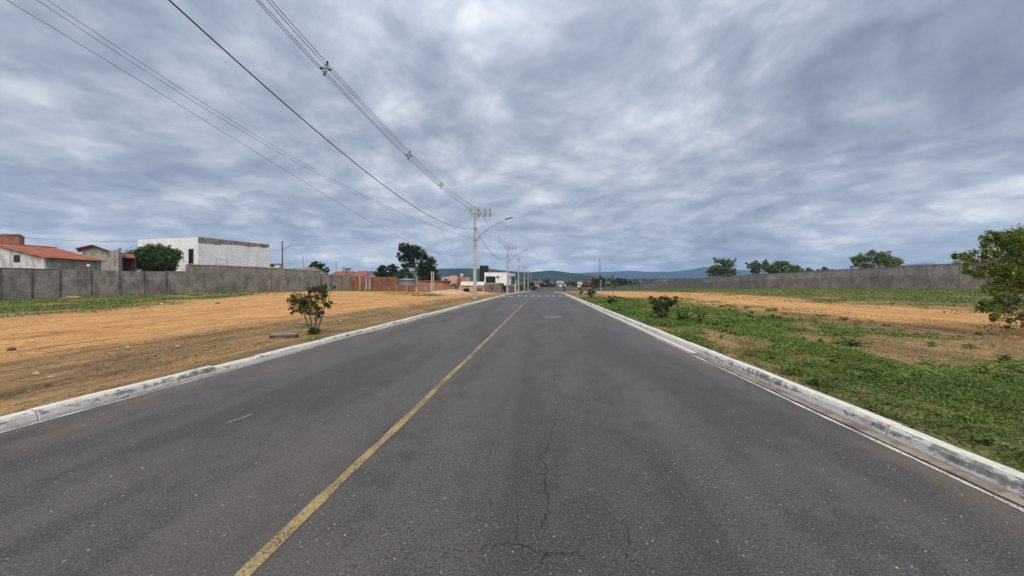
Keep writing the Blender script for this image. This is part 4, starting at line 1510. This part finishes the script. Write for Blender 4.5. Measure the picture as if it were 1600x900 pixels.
# between the camera and the first pole the conductors run bunched in spacers
bund = [(-.15, .02), (-.06, -.17), (.10, -.04), (.03, .17)]
SP = [.235, .455, .635]                                       # spacers along the span
for k, (dx, dz) in enumerate(offs):
    a_, b2 = np.array(att(0, dx, dz)), np.array(att(1, dx, dz))
    ca_, cb_ = np.array(att(0, 0.0, 9.36)), np.array(att(1, 0.0, 9.36))
    base = catenary(ca_, cb_, .86, 49)
    P = []
    for i, q in enumerate(base):
        u = i / 48
        w0 = max(0, 1 - u / .16)
        w1 = max(0, (u - .70) / .30)
        loc = q + np.array((bund[k][0], 0, bund[k][1]))
        loc = loc + (a_ - ca_ - np.array((bund[k][0], 0, bund[k][1]))) * w0 + (b2 - cb_ - np.array((bund[k][0], 0, bund[k][1]))) * w1
        P.append(loc)
    cable(P, .0095, M['cable_grey'], ('leftmost', 'lowest', 'rightmost', 'topmost')[k] + ' of the four conductors held by the cable spacers', 'spaced overhead conductors')
    for i in range(1, 5):
        cable(catenary(att(i, dx, dz), att(i + 1, dx, dz), .7, 20), .010, M['cable_grey'], 'thin overhead conductor between the %s poles of the row' % ('', 'first and second', 'second and third', 'third and fourth', 'fourth and fifth')[i], 'far overhead conductors', 4)
for j, u in enumerate(SP):
    q = np.array(att(0, 0, 9.36)) * (1 - u) + np.array(att(1, 0, 9.36)) * u - np.array((0, 0, 4 * .86 * u * (1 - u)))
    sp_ = thing('cable_spacer', tuple(q), ['largest cable spacer, high up nearest the camera', 'middle one of the three cable spacers', 'smallest cable spacer, nearest the power pole'][j], 'cable spacer', 'spacers on the overhead conductors')
    fr_ = MB()
    C_ = [q + np.array((b_[0], 0, b_[1])) for b_ in bund]
    for i in range(4):
        fr_.tube([C_[i], q], .013, .013, 6)
    for i, jn in ((0, 1), (1, 2), (2, 3), (3, 0)):
        fr_.tube([C_[i], C_[jn]], .010, n=5)
    fr_.build('frame', M['insul'], sp_)
    for c_ in C_:
        b = MB()
        dv = (c_ - q) / np.linalg.norm(c_ - q)
        b.tube([c_ - dv * .03, c_ + dv * .01, c_ + dv * .012, c_ + dv * .035, c_ + dv * .038, c_ + dv * .065], [.022, .022, .042, .042, .022, .034], n=8)
        b.build('clamp', M['insul'], sp_)
for i in range(0, 5):
    cable(catenary(att(i, .10, 7.45), att(i + 1, .10, 7.45), 1.62 if i == 0 else 1.75, 40), .016 if i == 0 else .024, M['cable'],
          'thick dark twisted service cable sagging to the nearest pole' if i == 0 else 'dark twisted service cable between the %s poles of the row' % ('', 'first and second', 'second and third', 'third and fourth', 'fourth and fifth')[i], 'twisted service cables')
# three thin wires from the first pole out over the field, past the camera
END = (-11.95, .5)                                            # metres right of and ahead of the lens
for k, prof in enumerate(([(7.9, 7.45), (9.6, 7.28), (12.7, 6.68), (15.4, 6.1), (19.5, 5.3), (23.2, 4.85), (40.5, 5.05)],
                          [(8.5, 7.85), (11.6, 7.15), (17.1, 6.48), (22.5, 6.33), (29.3, 6.05), (40.5, 6.3)],
                          [(8.5, 8.0), (11.6, 7.3), (17.1, 6.6), (22.5, 6.45), (29.3, 6.15), (40.5, 6.4)])):
    co = np.polyfit([q[0] for q in prof], [q[1] for q in prof], 3)
    ds = np.linspace(END[1], 40.5, 54)
    pts = [(*L(END[0] + (-3.98 - END[0]) * (d - END[1]) / 40.0, d), min(9.3, float(np.polyval(co, d)))) for d in ds]
    cable(pts, .0065, M['cable_grey'], ['lowest thin wire over the orange field', 'middle thin wire over the orange field', 'upper thin wire over the orange field'][k], 'thin wires over the field', 4, 'thin_wire')
# their near support stands just out of view
q = L(*END)
o = copy_tree(p_n, (*q, float(terr(*q))))
o['label'] = 'concrete power pole in the field beside the camera, holding the thin wires'
# wire behind the tiled house
cable(catenary((*W(31, 62), Z(371, 62)), (*W(216, 69.5), Z(377, 69.5)), .25, 14), .02, M['cable_grey'], 'thin cable strung behind the tiled house to the white building', 'house cables', 4, 'thin_wire')


def simple_pole(px, d, top, label, mat, r0=.16, lampdx=None, lean=0):
    q = gpt(px, d)
    root = thing('lamp_post' if lampdx else 'utility_pole', q, label, 'street lamp' if lampdx else 'power pole')
    zt = Z(top, d)
    MB().tube([(q[0], q[1], q[2] - .2), (q[0] + lean, q[1], zt)], r0, r0 * .6, 8).build('shaft', mat, root)
    MB().box((q[0] + lean, q[1], zt - .4), (r0 * 5, .1, .1)).build('crossarm', M['steel'], root)
    if lampdx:
        z0 = zt - 2.4
        pts = [(q[0] + lampdx * u, q[1], z0 + 1.5 * u ** .7) for u in np.linspace(0, 1, 9)]
        MB().tube(pts, .05, .04, 6).build('lamp_arm', M['steel'], root)
        e = np.array(pts[-1])
        MB().hexa([tuple(e + np.array(v)) for v in ((-.1, -.13, -.05), (.6, -.15, .02), (.6, .15, .02), (-.1, .13, -.05), (-.1, -.1, .08), (.55, -.1, .16), (.55, .1, .16), (-.1, .1, .08))]).build('lamp_head', M['lens'], root)
    return root


simple_pole(441.5, 92, 377, 'wooden-looking street lamp post right of the white building', M['wood'], .2, 2.6)
simple_pole(474, 120, 400.5, 'thin far pole above the grey gable', M['steel'], .12)
simple_pole(525.5, 130, 408.5, 'thin far pole above the red tiled roofs', M['steel'], .12)
simple_pole(843.5, 300, 433.5, 'faint far pole left of the dark round tree', M['pillar_pale'], .25)
simple_pole(939, 190, 437, 'pale post before the dark trees at the far wall', M['pillar_pale'], .22)
simple_pole(891.5, 320, 434.5, 'thin far mast right of the cream stepped house', M['pillar_pale'], .16)
simple_pole(894.5, 330, 437.5, 'second thin mast right of the cream stepped house', M['pillar_pale'], .16)

# lattice tower on the plain
q = W(937, 620)
tw = thing('lattice_tower', (*q, -4.5), 'slender lattice tower rising over the far blue ridge', 'tower')
zt = Z(403.5, 620)
b = MB()
N = 9
for i in range(N):
    u0, u1 = i / N, (i + 1) / N
    for sx_, sy_, sx2, sy2 in ((-1, -1, 1, -1), (1, -1, 1, 1), (1, 1, -1, 1), (-1, 1, -1, -1)):
        w0, w1 = 1.9 * (1 - u0) + .5 * u0, 1.9 * (1 - u1) + .5 * u1
        z0, z1 = -5 + (zt + 5) * u0, -5 + (zt + 5) * u1
        p0, p1 = (q[0] + sx_ * w0, q[1] + sy_ * w0, z0), (q[0] + sx_ * w1, q[1] + sy_ * w1, z1)
        p2, p3 = (q[0] + sx2 * w0, q[1] + sy2 * w0, z0), (q[0] + sx2 * w1, q[1] + sy2 * w1, z1)
        b.tube([p0, p1], .14, n=4)
        b.tube([p0, p3], .06, n=3)
        b.tube([p1, p3], .06, n=3)
b.build('lattice', M['steel'], tw)
MB().tube([(*q, zt - 1), (*q, zt + 4)], .15, .08, 4).build('antenna', M['steel'], tw)

# ------------------------------------------------------------------ trees and shrubs
R = np.random.default_rng


def clumps_px(spec, px0, d, zb, dep=1.0, rng=None):
    """Clumps from (px, py, radius px) outlines seen from the road, spread a little in depth."""
    k = d / FPX
    out = []
    for px, py, rp in spec:
        dy = rng.uniform(-dep, dep) * rp * k
        out.append(((px - px0) * k * CY, (px - px0) * k * SY + dy, Z(py, d) - zb, rp * k, rp * k, rp * k * .8))
    return out


# shrub by the near left kerb
q = gpt(490, 11.7)
rg = R(31)
cl = clumps_px([(462, 478, 13), (470, 466, 13), (455, 486, 6), (484, 470, 15), (497, 455, 12), (513, 452, 8), (506, 462, 11), (492, 482, 13), (505, 478, 10), (478, 487, 10), (520, 447, 5), (450, 482, 5), (487, 455, 9), (500, 490, 8)], 490, 11.7, q[2], .9, rg)
tree('kerb_shrub', q, 'bushy many-stemmed shrub beside the left kerb and the drain box', 'shrub', cl, 4000, .062, M['leaf_shrub'], M['bark'], .022, .7, rg,
     stems=[(-.05, 0, -.12, .03, .75), (.02, .05, .02, .08, .85), (.07, -.04, .16, -.05, .75), (-.02, -.06, -.25, -.10, .7), (.05, .07, .30, .12, .9)], limb_r=.5)
lowp = blob((q[0], q[1], q[2] + .10), (.20, .20, .13), 420, rg, .8)
V, F, rn = leaves(lowp, .06, rg)
tag(raw_mesh('leafy_sprouts', V, F, M['leaf_shrub_green'], None, rnd=rn), 'leafy sprouts around the foot of the left kerb shrub', 'sprouts')

# shrubs along the right verge
q = gpt(1035, 16.9)
rg = R(32)
cl = clumps_px([(1022, 473, 8), (1018, 466, 5), (1036, 471, 10), (1050, 470, 8), (1057, 466, 4), (1032, 484, 9), (1041, 482, 8), (1047, 476, 7), (1035, 466, 4), (1032, 494, 7), (1040, 492, 6), (1036, 498, 5)], 1035, 16.9, q[2], .9, rg)
tree('verge_shrub', q, 'bushy dark shrub on the verge, largest beside the right kerb', 'shrub', cl, 3600, .07, M['leaf_shrub_green'], M['bark'], .028, .45, rg,
     stems=[(-.05, 0, -.18, .03, .5), (.05, .03, .1, .05, .55), (.0, -.04, .02, -.05, .45)], limb_r=.5, group='shrubs along the verge')
q = gpt(955, 30)
rg = R(33)
cl = clumps_px([(951, 470, 4.5), (956, 474, 5), (960, 470, 4.5), (956, 467, 4), (952, 464, 3), (961, 464, 3)], 955, 30, q[2], .9, rg)
tree('verge_shrub', q, 'upright green shrub at the foot of the thin reddish sapling', 'shrub', cl, 1100, .10, M['leaf_shrub_green'], M['bark'], .02, .3, rg, limb_r=.6, group='shrubs along the verge')
q = gpt(958, 31)
cl = clumps_px([(957, 441, 5), (952, 438, 4), (962, 437, 4.5), (966, 443, 3.5), (950, 446, 3), (957, 433, 3.5), (961, 449, 3)], 958, 31, q[2], .9, rg)
tree('sapling', q, 'thin sapling with reddish leaves behind the upright shrub', 'sapling', cl, 520, .085, M['leaf_red'], M['bark'], .028, 1.3, rg, limb_r=.5)
q = gpt(923, 42)
rg = R(34)
cl = clumps_px([(919, 458, 4.5), (924, 461, 5), (928, 457, 4.5), (922, 452, 4), (927, 450, 3.5)], 923, 42, q[2], .9, rg)
tree('verge_shrub', q, 'rounded shrub on the verge below the pink bush', 'shrub', cl, 1000, .13, M['leaf_shrub_green'], M['bark'], .03, .5, rg, limb_r=.6, group='shrubs along the verge')
q = gpt(930, 46)
cl = clumps_px([(928, 443, 4.5), (933, 440, 4), (924, 446, 4), (931, 448, 4), (936, 446, 3), (927, 437, 3)], 930, 46, q[2], .9, rg)
tree('sapling', q, 'dark reddish small tree behind the rounded verge shrub', 'sapling', cl, 900, .13, M['leaf_red'], M['bark'], .04, 1.1, rg, limb_r=.5)
q = gpt(907.5, 53)
rg = R(35)
cl = clumps_px([(906, 452, 3), (909, 456, 3), (907, 459, 3), (908, 447, 3)], 907.5, 53, q[2], .9, rg)
tree('verge_shrub', q, 'narrow upright shrub left of the rounded verge shrub', 'shrub', cl, 600, .14, M['leaf_shrub_green'], M['bark'], .03, .5, rg, limb_r=.6, group='shrubs along the verge')
q = gpt(882, 82)
cl = clumps_px([(881, 449, 2.2), (883, 452, 2.2), (882, 446, 2)], 882, 82, q[2], .9, rg)
tree('verge_shrub', q, 'farthest small shrub at the end of the right kerb', 'shrub', cl, 350, .16, M['leaf_shrub_green'], M['bark'], .04, .5, rg, limb_r=.6, group='shrubs along the verge')
q = gpt(916, 120)
rg = R(36)
cl = clumps_px([(913, 444, 4), (918, 443, 4), (916, 440, 3), (914, 448, 3.5), (919, 447, 3.5)], 916, 120, q[2], .9, rg)
tree('pink_bush', q, 'big round bush covered in pink flowers', 'bush', cl, 1500, .26, M['leaf_pink'], M['bark'], .08, .8, rg, limb_r=.5)

# weeds standing by the verge shrub
for i, (px, d, wpx, hpx, n, lab) in enumerate(((1065, 15.6, 22, 22, 900, 'broad-leaved green weed right of the largest verge shrub'),
                                              (1094, 14.8, 9, 30, 380, 'tall thin weed with loose leaves on the verge'),
                                              (1330, 9.3, 34, 10, 700, 'dark trailing weed clump on the patchy verge'),
                                              (1283, 9.9, 6, 8, 90, 'bright lime-green seedling on the verge'),
                                              (1375, 6.2, 20, 20, 120, 'pale wispy weed in the grass by the kerb'))):
    rg = R(200 + i)
    q = gpt(px, d)
    k = d / FPX
    root = thing('weed', q, lab, 'weed', 'weeds on the verge')
    b = MB()
    tips = []
    for s in range(9):
        tip = np.array(q) + np.array((rg.normal(0, wpx * k * .42), rg.normal(0, wpx * k * .42), hpx * k * rg.uniform(.45, 1.0)))
        b.tube(bent(q, tip, rg, 5, .2), .006, .002, 4)
        tips.append((np.array(q), tip))
    b.build('stem', M['leaf_mid'], root)
    P = np.array([tips[j][0] + (tips[j][1] - tips[j][0]) * u for j, u in zip(rg.integers(0, 9, n), rg.uniform(.15, 1.05, n))]) + rg.normal(size=(n, 3)) * .035 * (1 if i != 3 else .5)
    P[:, 2] = np.maximum(P[:, 2], q[2] + .01)
    V, F, rn = leaves(P, [.075, .06, .06, .075, .035][i], rg, .6, .6)
    raw_mesh('foliage', V, F, M['lime'] if i == 3 else M['leaf_olive'] if i == 4 else M['weed'], root, rnd=rn)

# big near tree at the right edge of the view
q = gpt(1668, 11.2)
rg = R(41)
cl = clumps_px([(1516, 404, 13), (1532, 424, 15), (1500, 403, 6), (1545, 397, 17), (1560, 372, 16), (1585, 378, 22), (1600, 400, 26), (1570, 420, 26), (1590, 440, 24), (1552, 455, 14), (1560, 482, 16), (1585, 478, 20), (1600, 500, 18), (1575, 505, 9), (1556, 500, 7),
                (1640, 380, 34), (1640, 430, 36), (1680, 360, 34), (1690, 410, 40), (1640, 480, 26), (1720, 390, 34), (1730, 440, 34), (1690, 470, 26), (1620, 365, 18)], 1668, 11.2, q[2], 1.1, rg)
nt = tree('edge_tree', q, 'large leafy green tree at the right edge over the dirt track', 'tree', cl, 19000, .095, M['leaf_near'], M['bark'], .10, 1.1, rg, limb_r=.24)
# twigs sticking out of its crown
tw_ = MB()
for px, py, px1, py1 in ((1560, 375, 1544, 362), (1540, 395, 1528, 380), (1575, 365, 1568, 357), (1510, 400, 1496, 396), (1595, 362, 1592, 352), (1530, 420, 1548, 448), (1545, 430, 1536, 446)):
    a_ = (*W(px, 11.0), Z(py, 11.0))
    b2 = (*W(px1, 10.9), Z(py1, 10.9))
    tw_.tube(bent(a_, b2, rg, 4, .25), .009, .003, 4)
tw_.build('twig', M['bark'], nt)
# spindly seedlings under it
for i, (px, d, lab) in enumerate(((1550, 11.4, 'spindly seedling under the edge tree, left one'), (1577, 11.0, 'spindly seedling under the edge tree, right one'))):
    q = gpt(px, d)
    root = thing('seedling', q, lab, 'seedling', 'seedlings under the edge tree')
    tip = np.array(q) + np.array((.05, 0, .55))
    MB().tube(bent(q, tip, rg, 5, .2), .007, .003, 4).build('stem', M['bark'], root)
    P = np.array([np.array(q) + (tip - np.array(q)) * u for u in rg.uniform(.3, 1.05, 26)]) + rg.normal(size=(26, 3)) * .09
    V, F, rn = leaves(P, .09, rg, .5, .5)
    raw_mesh('foliage', V, F, M['leaf_shrub_green'], root, rnd=rn)

# trees beyond the right wall
for i, (px, d, spec, n, lf_, mt, lab) in enumerate((
        (1128, 104, [(1113, 420, 9), (1122, 413, 9), (1133, 412, 9), (1143, 418, 9), (1128, 424, 11), (1110, 427, 7), (1150, 424, 7), (1117, 406, 4), (1146, 407, 4), (1130, 430, 9), (1141, 428, 8)], 2600, .42, 'leaf_wall_olive', 'loose airy tree behind the long wall, leftmost of those trees'),
        (1186, 98, [(1172, 416, 6), (1182, 413, 7), (1190, 418, 8), (1196, 411, 6), (1180, 422, 8), (1168, 411, 3)], 1300, .40, 'leaf_wall_olive', 'thin spreading tree behind the long wall beside the denser green one'),
        (1215, 94, [(1205, 419, 9), (1216, 416, 9), (1226, 413, 8), (1230, 421, 9), (1212, 424, 9), (1221, 424, 9)], 2400, .36, 'leaf_wall', 'dense bright green tree behind the long wall'),
        (1250, 92, [(1241, 421, 7), (1252, 419, 6), (1260, 423, 6), (1248, 425, 6), (1236, 425, 6)], 1100, .36, 'leaf_wall', 'smaller tree right of the dense bright green one'),
        (1288, 88, [(1282, 425, 5), (1291, 421, 5), (1296, 425, 4)], 700, .34, 'leaf_wall', 'lowest small treetop peeping over the long wall'),
        (1364, 72, [(1332, 408, 9), (1346, 403, 10), (1360, 400, 11), (1376, 401, 11), (1390, 404, 10), (1402, 409, 8), (1350, 412, 12), (1370, 411, 13), (1388, 413, 10), (1328, 415, 6)], 3400, .30, 'leaf_wall', 'wide flat-topped tree behind the long wall below the clouds'))):
    q = gpt(px, d)
    rg = R(60 + i)
    cl = clumps_px(spec, px, d, q[2], 1.1, rg)
    tree('wall_tree', q, lab, 'tree', cl, int(n * 1.7), lf_, M[mt], M['bark'], .16, 2.6, rg, 'trees beyond the long wall', limb_r=.4)

# trees on the left
q = gpt(244, 60)
rg = R(71)
cl = clumps_px([(222, 402, 15), (236, 394, 14), (250, 391, 12), (262, 399, 14), (270, 409, 13), (245, 405, 18), (228, 412, 16), (256, 412, 18), (216, 413, 10), (276, 415, 8), (240, 420, 14), (262, 420, 12)], 244, 60, q[2], 1.0, rg)
tree('round_tree', q, 'dense round dark green tree before the white building', 'tree', cl, 20000, .30, M['leaf_mid'], M['bark'], .2, 2.2, rg)
q = gpt(650, 106)
rg = R(72)
cl = clumps_px([(627, 388, 7), (636, 387, 8), (646, 389, 9), (656, 393, 9), (622, 399, 5), (634, 398, 8), (628, 406, 5), (647, 402, 9), (660, 402, 9), (668, 408, 10), (640, 410, 6), (673, 416, 9), (676, 425, 8), (668, 424, 10), (664, 434, 10), (677, 433, 8), (655, 412, 6), (682, 440, 7), (670, 442, 8), (645, 416, 6), (655, 421, 7), (636, 415, 6), (662, 416, 8), (660, 427, 8), (646, 396, 9), (636, 403, 7)], 650, 106, q[2], 1.0, rg)
tree('big_tree', q, 'tall spreading tree with pale trunk behind the brick walls', 'tree', cl, 14000, .46, M['leaf_dark'], M['bark_pale'], .40, 5.4, rg, limb_r=.34)
for i, (px, d, spec, n, mt, lab) in enumerate((
        (499, 112, [(487, 417, 5), (496, 414, 6), (504, 416, 6), (509, 422, 5), (495, 421, 7), (503, 425, 6)], 1700, 'leaf_dark', 'dark round tree behind the grey gable'),
        (601, 108, [(592, 425, 6), (600, 420, 7), (609, 418, 7), (617, 421, 6), (604, 427, 8), (613, 428, 7), (588, 429, 4), (596, 430, 6), (624, 428, 6)], 2400, 'leaf_dark', 'low dark tree between the red roof and the big tree'),
        (632, 101, [(618, 430, 5), (628, 426, 6), (637, 425, 6), (640, 431, 5), (627, 432, 6)], 1200, 'leaf_mid', 'bushy tree in front of the pale trunk'))):
    q = gpt(px, d)
    rg = R(80 + i)
    tree('dark_tree', q, lab, 'tree', clumps_px(spec, px, d, q[2], 1.0, rg), int(n * 1.8), .44, M[mt], M['bark'], .2, 1.8, rg, 'dark trees on the left')


def palm(px, d, top, label, n=15, fl=1.6):
    q = gpt(px, d)
    root = thing('palm_tree', q, label, 'palm')
    zt_ = Z(top, d)
    rg = R(int(px))
    MB().tube(bent((q[0], q[1], q[2] - .1), (q[0], q[1], zt_), rg, 6, .05), .17, .11, 8).build('trunk', M['bark'], root)
    for k in range(n):
        a = 2 * pi * k / n + rg.normal(0, .15)
        el = rg.uniform(.1, 1.1)
        P = []
        for j in range(7):
            u = j / 6
            P.append(np.array((q[0] + cos(a) * fl * u, q[1] + sin(a) * fl * u, zt_ + fl * (sin(el) * u * 1.2 - .9 * u * u))))
        b = MB()
        sd = np.array((-sin(a), cos(a), 0))
        for j in range(6):
            wd = .34 * fl * .5 * sin(pi * (j + .6) / 7)
            for sgn in (-1, 1):
                m_ = (P[j] + P[j + 1]) / 2 + sd * wd * sgn - np.array((0, 0, wd * .5))
                b.poly([P[j], P[j + 1], m_])
        b.build('frond', M['leaf_dark'], root)
    return root


palm(542, 110, 420.5, 'small palm between the two red roofs')
palm(799.5, 84, 432.5, 'small palm in front of the modern white house', 12, 1.0)

for i, (px, d, spec, n, mt, lab) in enumerate((
        (790, 80, [(788, 450, 3.5), (792, 447, 3.5), (790, 453, 3.5), (786, 446, 2.5)], 800, 'leaf_dark', 'dark shrub in front of the grey street wall'),
        (768, 76, [(766, 449, 3), (770, 447, 3), (769, 452, 2.5)], 260, 'leaf_red', 'sparse brownish sapling before the big window'),
        (712, 84, [(704, 446, 3.5), (710, 444, 4), (716, 446, 3), (713, 449, 3)], 420, 'leaf_olive', 'sparse small tree by the pink wall'))):
    q = gpt(px, d)
    rg = R(90 + i)
    tree('roadside_tree', q, lab, 'tree', clumps_px(spec, px, d, q[2], 1.0, rg), n, .2, M[mt], M['bark'], .05, .9, rg)
for i, (px, d, spec, n, mt, lab) in enumerate((
        (853, 290, [(846, 443, 4.5), (852, 439, 5), (858, 441, 5), (862, 446, 4), (849, 447, 5), (856, 447, 5)], 1500, 'leaf_dark', 'dark round tree at the end of the road'),
        (935, 215, [(929, 440, 5), (936, 437, 6), (943, 439, 5), (931, 445, 5), (940, 445, 5)], 1500, 'leaf_dark', 'dark tree behind the pale post near the far wall'),
        (970, 225, [(960, 441, 5), (968, 438, 5), (976, 440, 5), (984, 442, 4), (972, 444, 5)], 1300, 'leaf_dark', 'dark tree clump left of where the long wall starts'),
        (896, 300, [(888, 445, 3.5), (894, 443, 4), (900, 445, 3.5), (896, 447, 3.5)], 900, 'leaf_dark', 'low dark tree between the far houses'),
        (840, 210, [(826, 447, 3), (831, 444, 3), (838, 450, 2.5)], 500, 'leaf_dark', 'dark tree behind the row of far poles'))):
    q = gpt(px, d)
    rg = R(100 + i)
    tree('far_tree', q, lab, 'tree', clumps_px(spec, px, d, q[2], 1.0, rg), n, .8, M[mt], M['bark'], .25, 2.0, rg, 'trees at the end of the road')

# far woods on the plain, one mass
rg = R(120)
cs_, rs_ = [], []
pts = []
for i in range(2200):
    px = rg.uniform(560, 1900)
    d = 300 * (1500 / 300) ** rg.random()
    if 930 < px < 945 and d < 640:
        continue
    q = W(px, d)
    z = float(terr(*q))
    hgt = rg.uniform(3.5, 8.0)
    pts.append(blob((*q, z + hgt * .5), (hgt * .8, hgt * .8, hgt * .55), 36, rg, .6))
V, F, rn = leaves(np.concatenate(pts), 1.9, rg, .8)
tag(raw_mesh('forest', V, F, M['leaf_far'], None, rnd=rn), 'far green woodland covering the plain below the hills', kind='stuff')

# ------------------------------------------------------------------ grass, weeds and straw


def scatter(n, x0, x1, y0, y1, rng, keep):
    x = rng.uniform(x0, x1, n)
    y = y0 * (y1 / y0) ** rng.random(n)
    k = keep(x, y) > rng.random(n)
    return x[k], y[k]


def blades(x, y, h, wd, rng, lean=.5):
    n = len(x)
    z = terr(x, y)
    a = rng.uniform(0, 2 * pi, n)
    la = rng.uniform(0, 2 * pi, n)
    h = h * rng.uniform(.5, 1.3, n)
    ln = rng.uniform(.1, lean, n) * h
    B = np.stack([x, y, z - .01], 1)
    U = np.stack([np.cos(a) * wd / 2, np.sin(a) * wd / 2, np.zeros(n)], 1)
    T = B + np.stack([np.cos(la) * ln, np.sin(la) * ln, h], 1)
    V = np.stack([B - U, B + U, T], 1).reshape(-1, 3)
    return V, np.arange(n * 3).reshape(-1, 3), rng.random(n)


rg = R(130)
# low broad-leaved cover of the near verge
x, y = scatter(620000, 3.86, 15, 1.6, 46, rg, lambda x, y: np.clip(cover(x, y)[0] * 1.2 + .02, .07 * (1 - cover(x, y)[1]), 1) ** 1.2 * (.25 + .75 * sm(fbm(x * 2.6, y * 2.0, 3, 97), .38, .60)) * (1 - .35 * sm(x, 5, 14)) * sm(x, 3.83, 3.95))
sz = .021 + .0034 * y
z = terr(x, y)
hh = rg.random(len(x)) ** 1.5 * (.035 + .10 * sm(fbm(x * .7, y * .7, 3, 91), .45, .7))
P = np.stack([x, y, z + hh], 1)
kx, ky = scatter(900, 4.05, 13, 2.6, 30, rg, lambda x, y: np.clip(cover(x, y)[0] + .12, 0, 1) * .75)
cl_p, cl_s, cl_x, cl_y = [], [], [], []
for a_, b2 in zip(kx, ky):
    nn, rr, hc = int(rg.integers(25, 110)), rg.uniform(.07, .26), rg.uniform(.06, .20)
    q = blob((a_, b2, float(terr(a_, b2)) + hc * .4), (rr, rr, hc * .6), nn, rg, .7)
    q[:, 2] = np.maximum(q[:, 2], float(terr(a_, b2)) + .005)
    cl_p.append(q)
    cl_s.append(np.full(nn, rg.uniform(.022, .05) + .0026 * b2))
P = np.concatenate([P] + cl_p)
sz = np.concatenate([sz] + cl_s)
x, y = P[:, 0], P[:, 1]
V, F, rn = leaves(P, sz, rg, .55, .9)
rn = np.clip(.35 * rn + .9 * np.repeat(fbm(x * .5, y * .4, 3, 95), 2) - .12, 0, 1)
tag(raw_mesh('weeds', V, F, M['weed'], None, rnd=rn), 'low green weeds covering the verge beside the kerb', kind='stuff')
# grass beyond the track, up to the long wall
x, y = scatter(90000, 18.5, 46, 12, 150, rg, lambda x, y: cover(x, y)[0])
V, F, rn = blades(x, y, .09 + .0006 * y, .035 + .002 * y, rg, 1.6)
tag(raw_mesh('grass', V, F, M['weed_far'], None, rnd=rn), 'green grass between the dirt track and the long wall', kind='stuff')
# grass along the left wall
x, y = scatter(110000, -54, -14, 14, 88, rg, lambda x, y: cover(x, y)[0] * .9)
V, F, rn = blades(x, y, .10 + .0008 * y, .035 + .002 * y, rg, 1.6)
tag(raw_mesh('grass', V, F, M['weed_far'], None, rnd=rn), 'green grass along the foot of the grey walls', kind='stuff')
# straw and thin green on the left strip by the kerb
x, y = scatter(90000, -13, -6.2, 2.5, 45, rg, lambda x, y: (1 - cover(x, y)[1]) * sm(fbm(x * 1.1, y * .6, 3, 99), .42, .68) * .8)
V, F, rn = blades(x, y, .035, .012 + .0015 * y, rg, 2.2)
tag(raw_mesh('straw', V, F, M['straw'], None, rnd=rn), 'dry straw and thin grass on the strip behind the left kerb', kind='stuff')
x, y = scatter(60000, -13, -6.2, 2.5, 45, rg, lambda x, y: sm(cover(x, y)[0], .25, .8) * .9)
V, F, rn = blades(x, y, .055, .014 + .0015 * y, rg, 1.6)
tag(raw_mesh('grass', V, F, M['weed_far'], None, rnd=rn), 'thin green grass patches behind the left kerb', kind='stuff')
# straw among the verge weeds
x, y = scatter(60000, 3.9, 16, 2, 40, rg, lambda x, y: (1 - cover(x, y)[1]) * .55 * sm(fbm(x * .9, y * .6, 3, 98), .4, .65))
V, F, rn = blades(x, y, .04, .012 + .0015 * y, rg, 2.0)
tag(raw_mesh('straw', V, F, M['straw'], None, rnd=rn), 'dry straw among the weeds of the verge', kind='stuff')


def grit(name, n, x0, x1, y0, y1, s, mat, label, zf):
    x = rg.uniform(x0, x1, n)
    y = y0 * (y1 / y0) ** rg.random(n)
    z = zf(x, y)
    s = s * rg.uniform(.5, 1.6, n) * (1 + y * .03)
    base = np.array([(-1, -.6, 0), (1, -.7, 0), (.1, 1, 0), (.1, 0, .8)])
    a = rg.uniform(0, 2 * pi, n)
    C, S_ = np.cos(a)[:, None], np.sin(a)[:, None]
    bx = base[None, :, 0] * C - base[None, :, 1] * S_
    by = base[None, :, 0] * S_ + base[None, :, 1] * C
    V = np.stack([x[:, None] + bx * s[:, None], y[:, None] + by * s[:, None], z[:, None] + base[None, :, 2] * s[:, None] + .001], -1).reshape(-1, 3)
    I = np.arange(n)[:, None] * 4
    F = np.concatenate([I + np.array([[0, 1, 3]]), I + np.array([[1, 2, 3]]), I + np.array([[2, 0, 3]])], 1).reshape(-1, 3)
    tag(raw_mesh(name, V, F, mat), label, kind='stuff')


grit('gravel', 900, ROAD_L + .1, ROAD_R - .1, 1.7, 20, .0055, M['stone'], 'loose pale grit scattered on the asphalt', lambda x, y: zroad(y))
grit('gravel', 90, -38, -6.6, 4, 48, .030, M['sand'], 'larger tan stones strewn over the orange field', lambda x, y: terr(x, y))
grit('gravel', 3600, -40, -6.4, 3, 48, .020, M['soil'], 'small clods of earth scattered over the orange field', lambda x, y: terr(x, y))
grit('gravel', 1200, 4.5, 22, 3, 40, .016, M['soil'], 'small clods of earth scattered over the verge and track', lambda x, y: terr(x, y))

# ------------------------------------------------------------------ air
HZ = True
if HZ:
    m = bpy.data.materials.new('haze_air')
    m.use_nodes = True
    m.node_tree.nodes.clear()
    t = NT(m.node_tree)
    out = t.n('ShaderNodeOutputMaterial')
    pv = t.n('ShaderNodeVolumePrincipled')
    pv.inputs['Color'].default_value = (.42, .62, 1.0, 1)
    pv.inputs['Density'].default_value = 0.00019
    pv.inputs['Anisotropy'].default_value = 0.0
    t.l(pv.outputs[0], out.inputs['Volume'])
    hz = MB().box((0, 3000, 136), (17200, 7800, 300)).build('haze', m)
    tag(hz, 'thin blue air between here and the hills', kind='stuff')

for o in bpy.data.objects:
    if '_b' in o.keys():
        del o['_b']
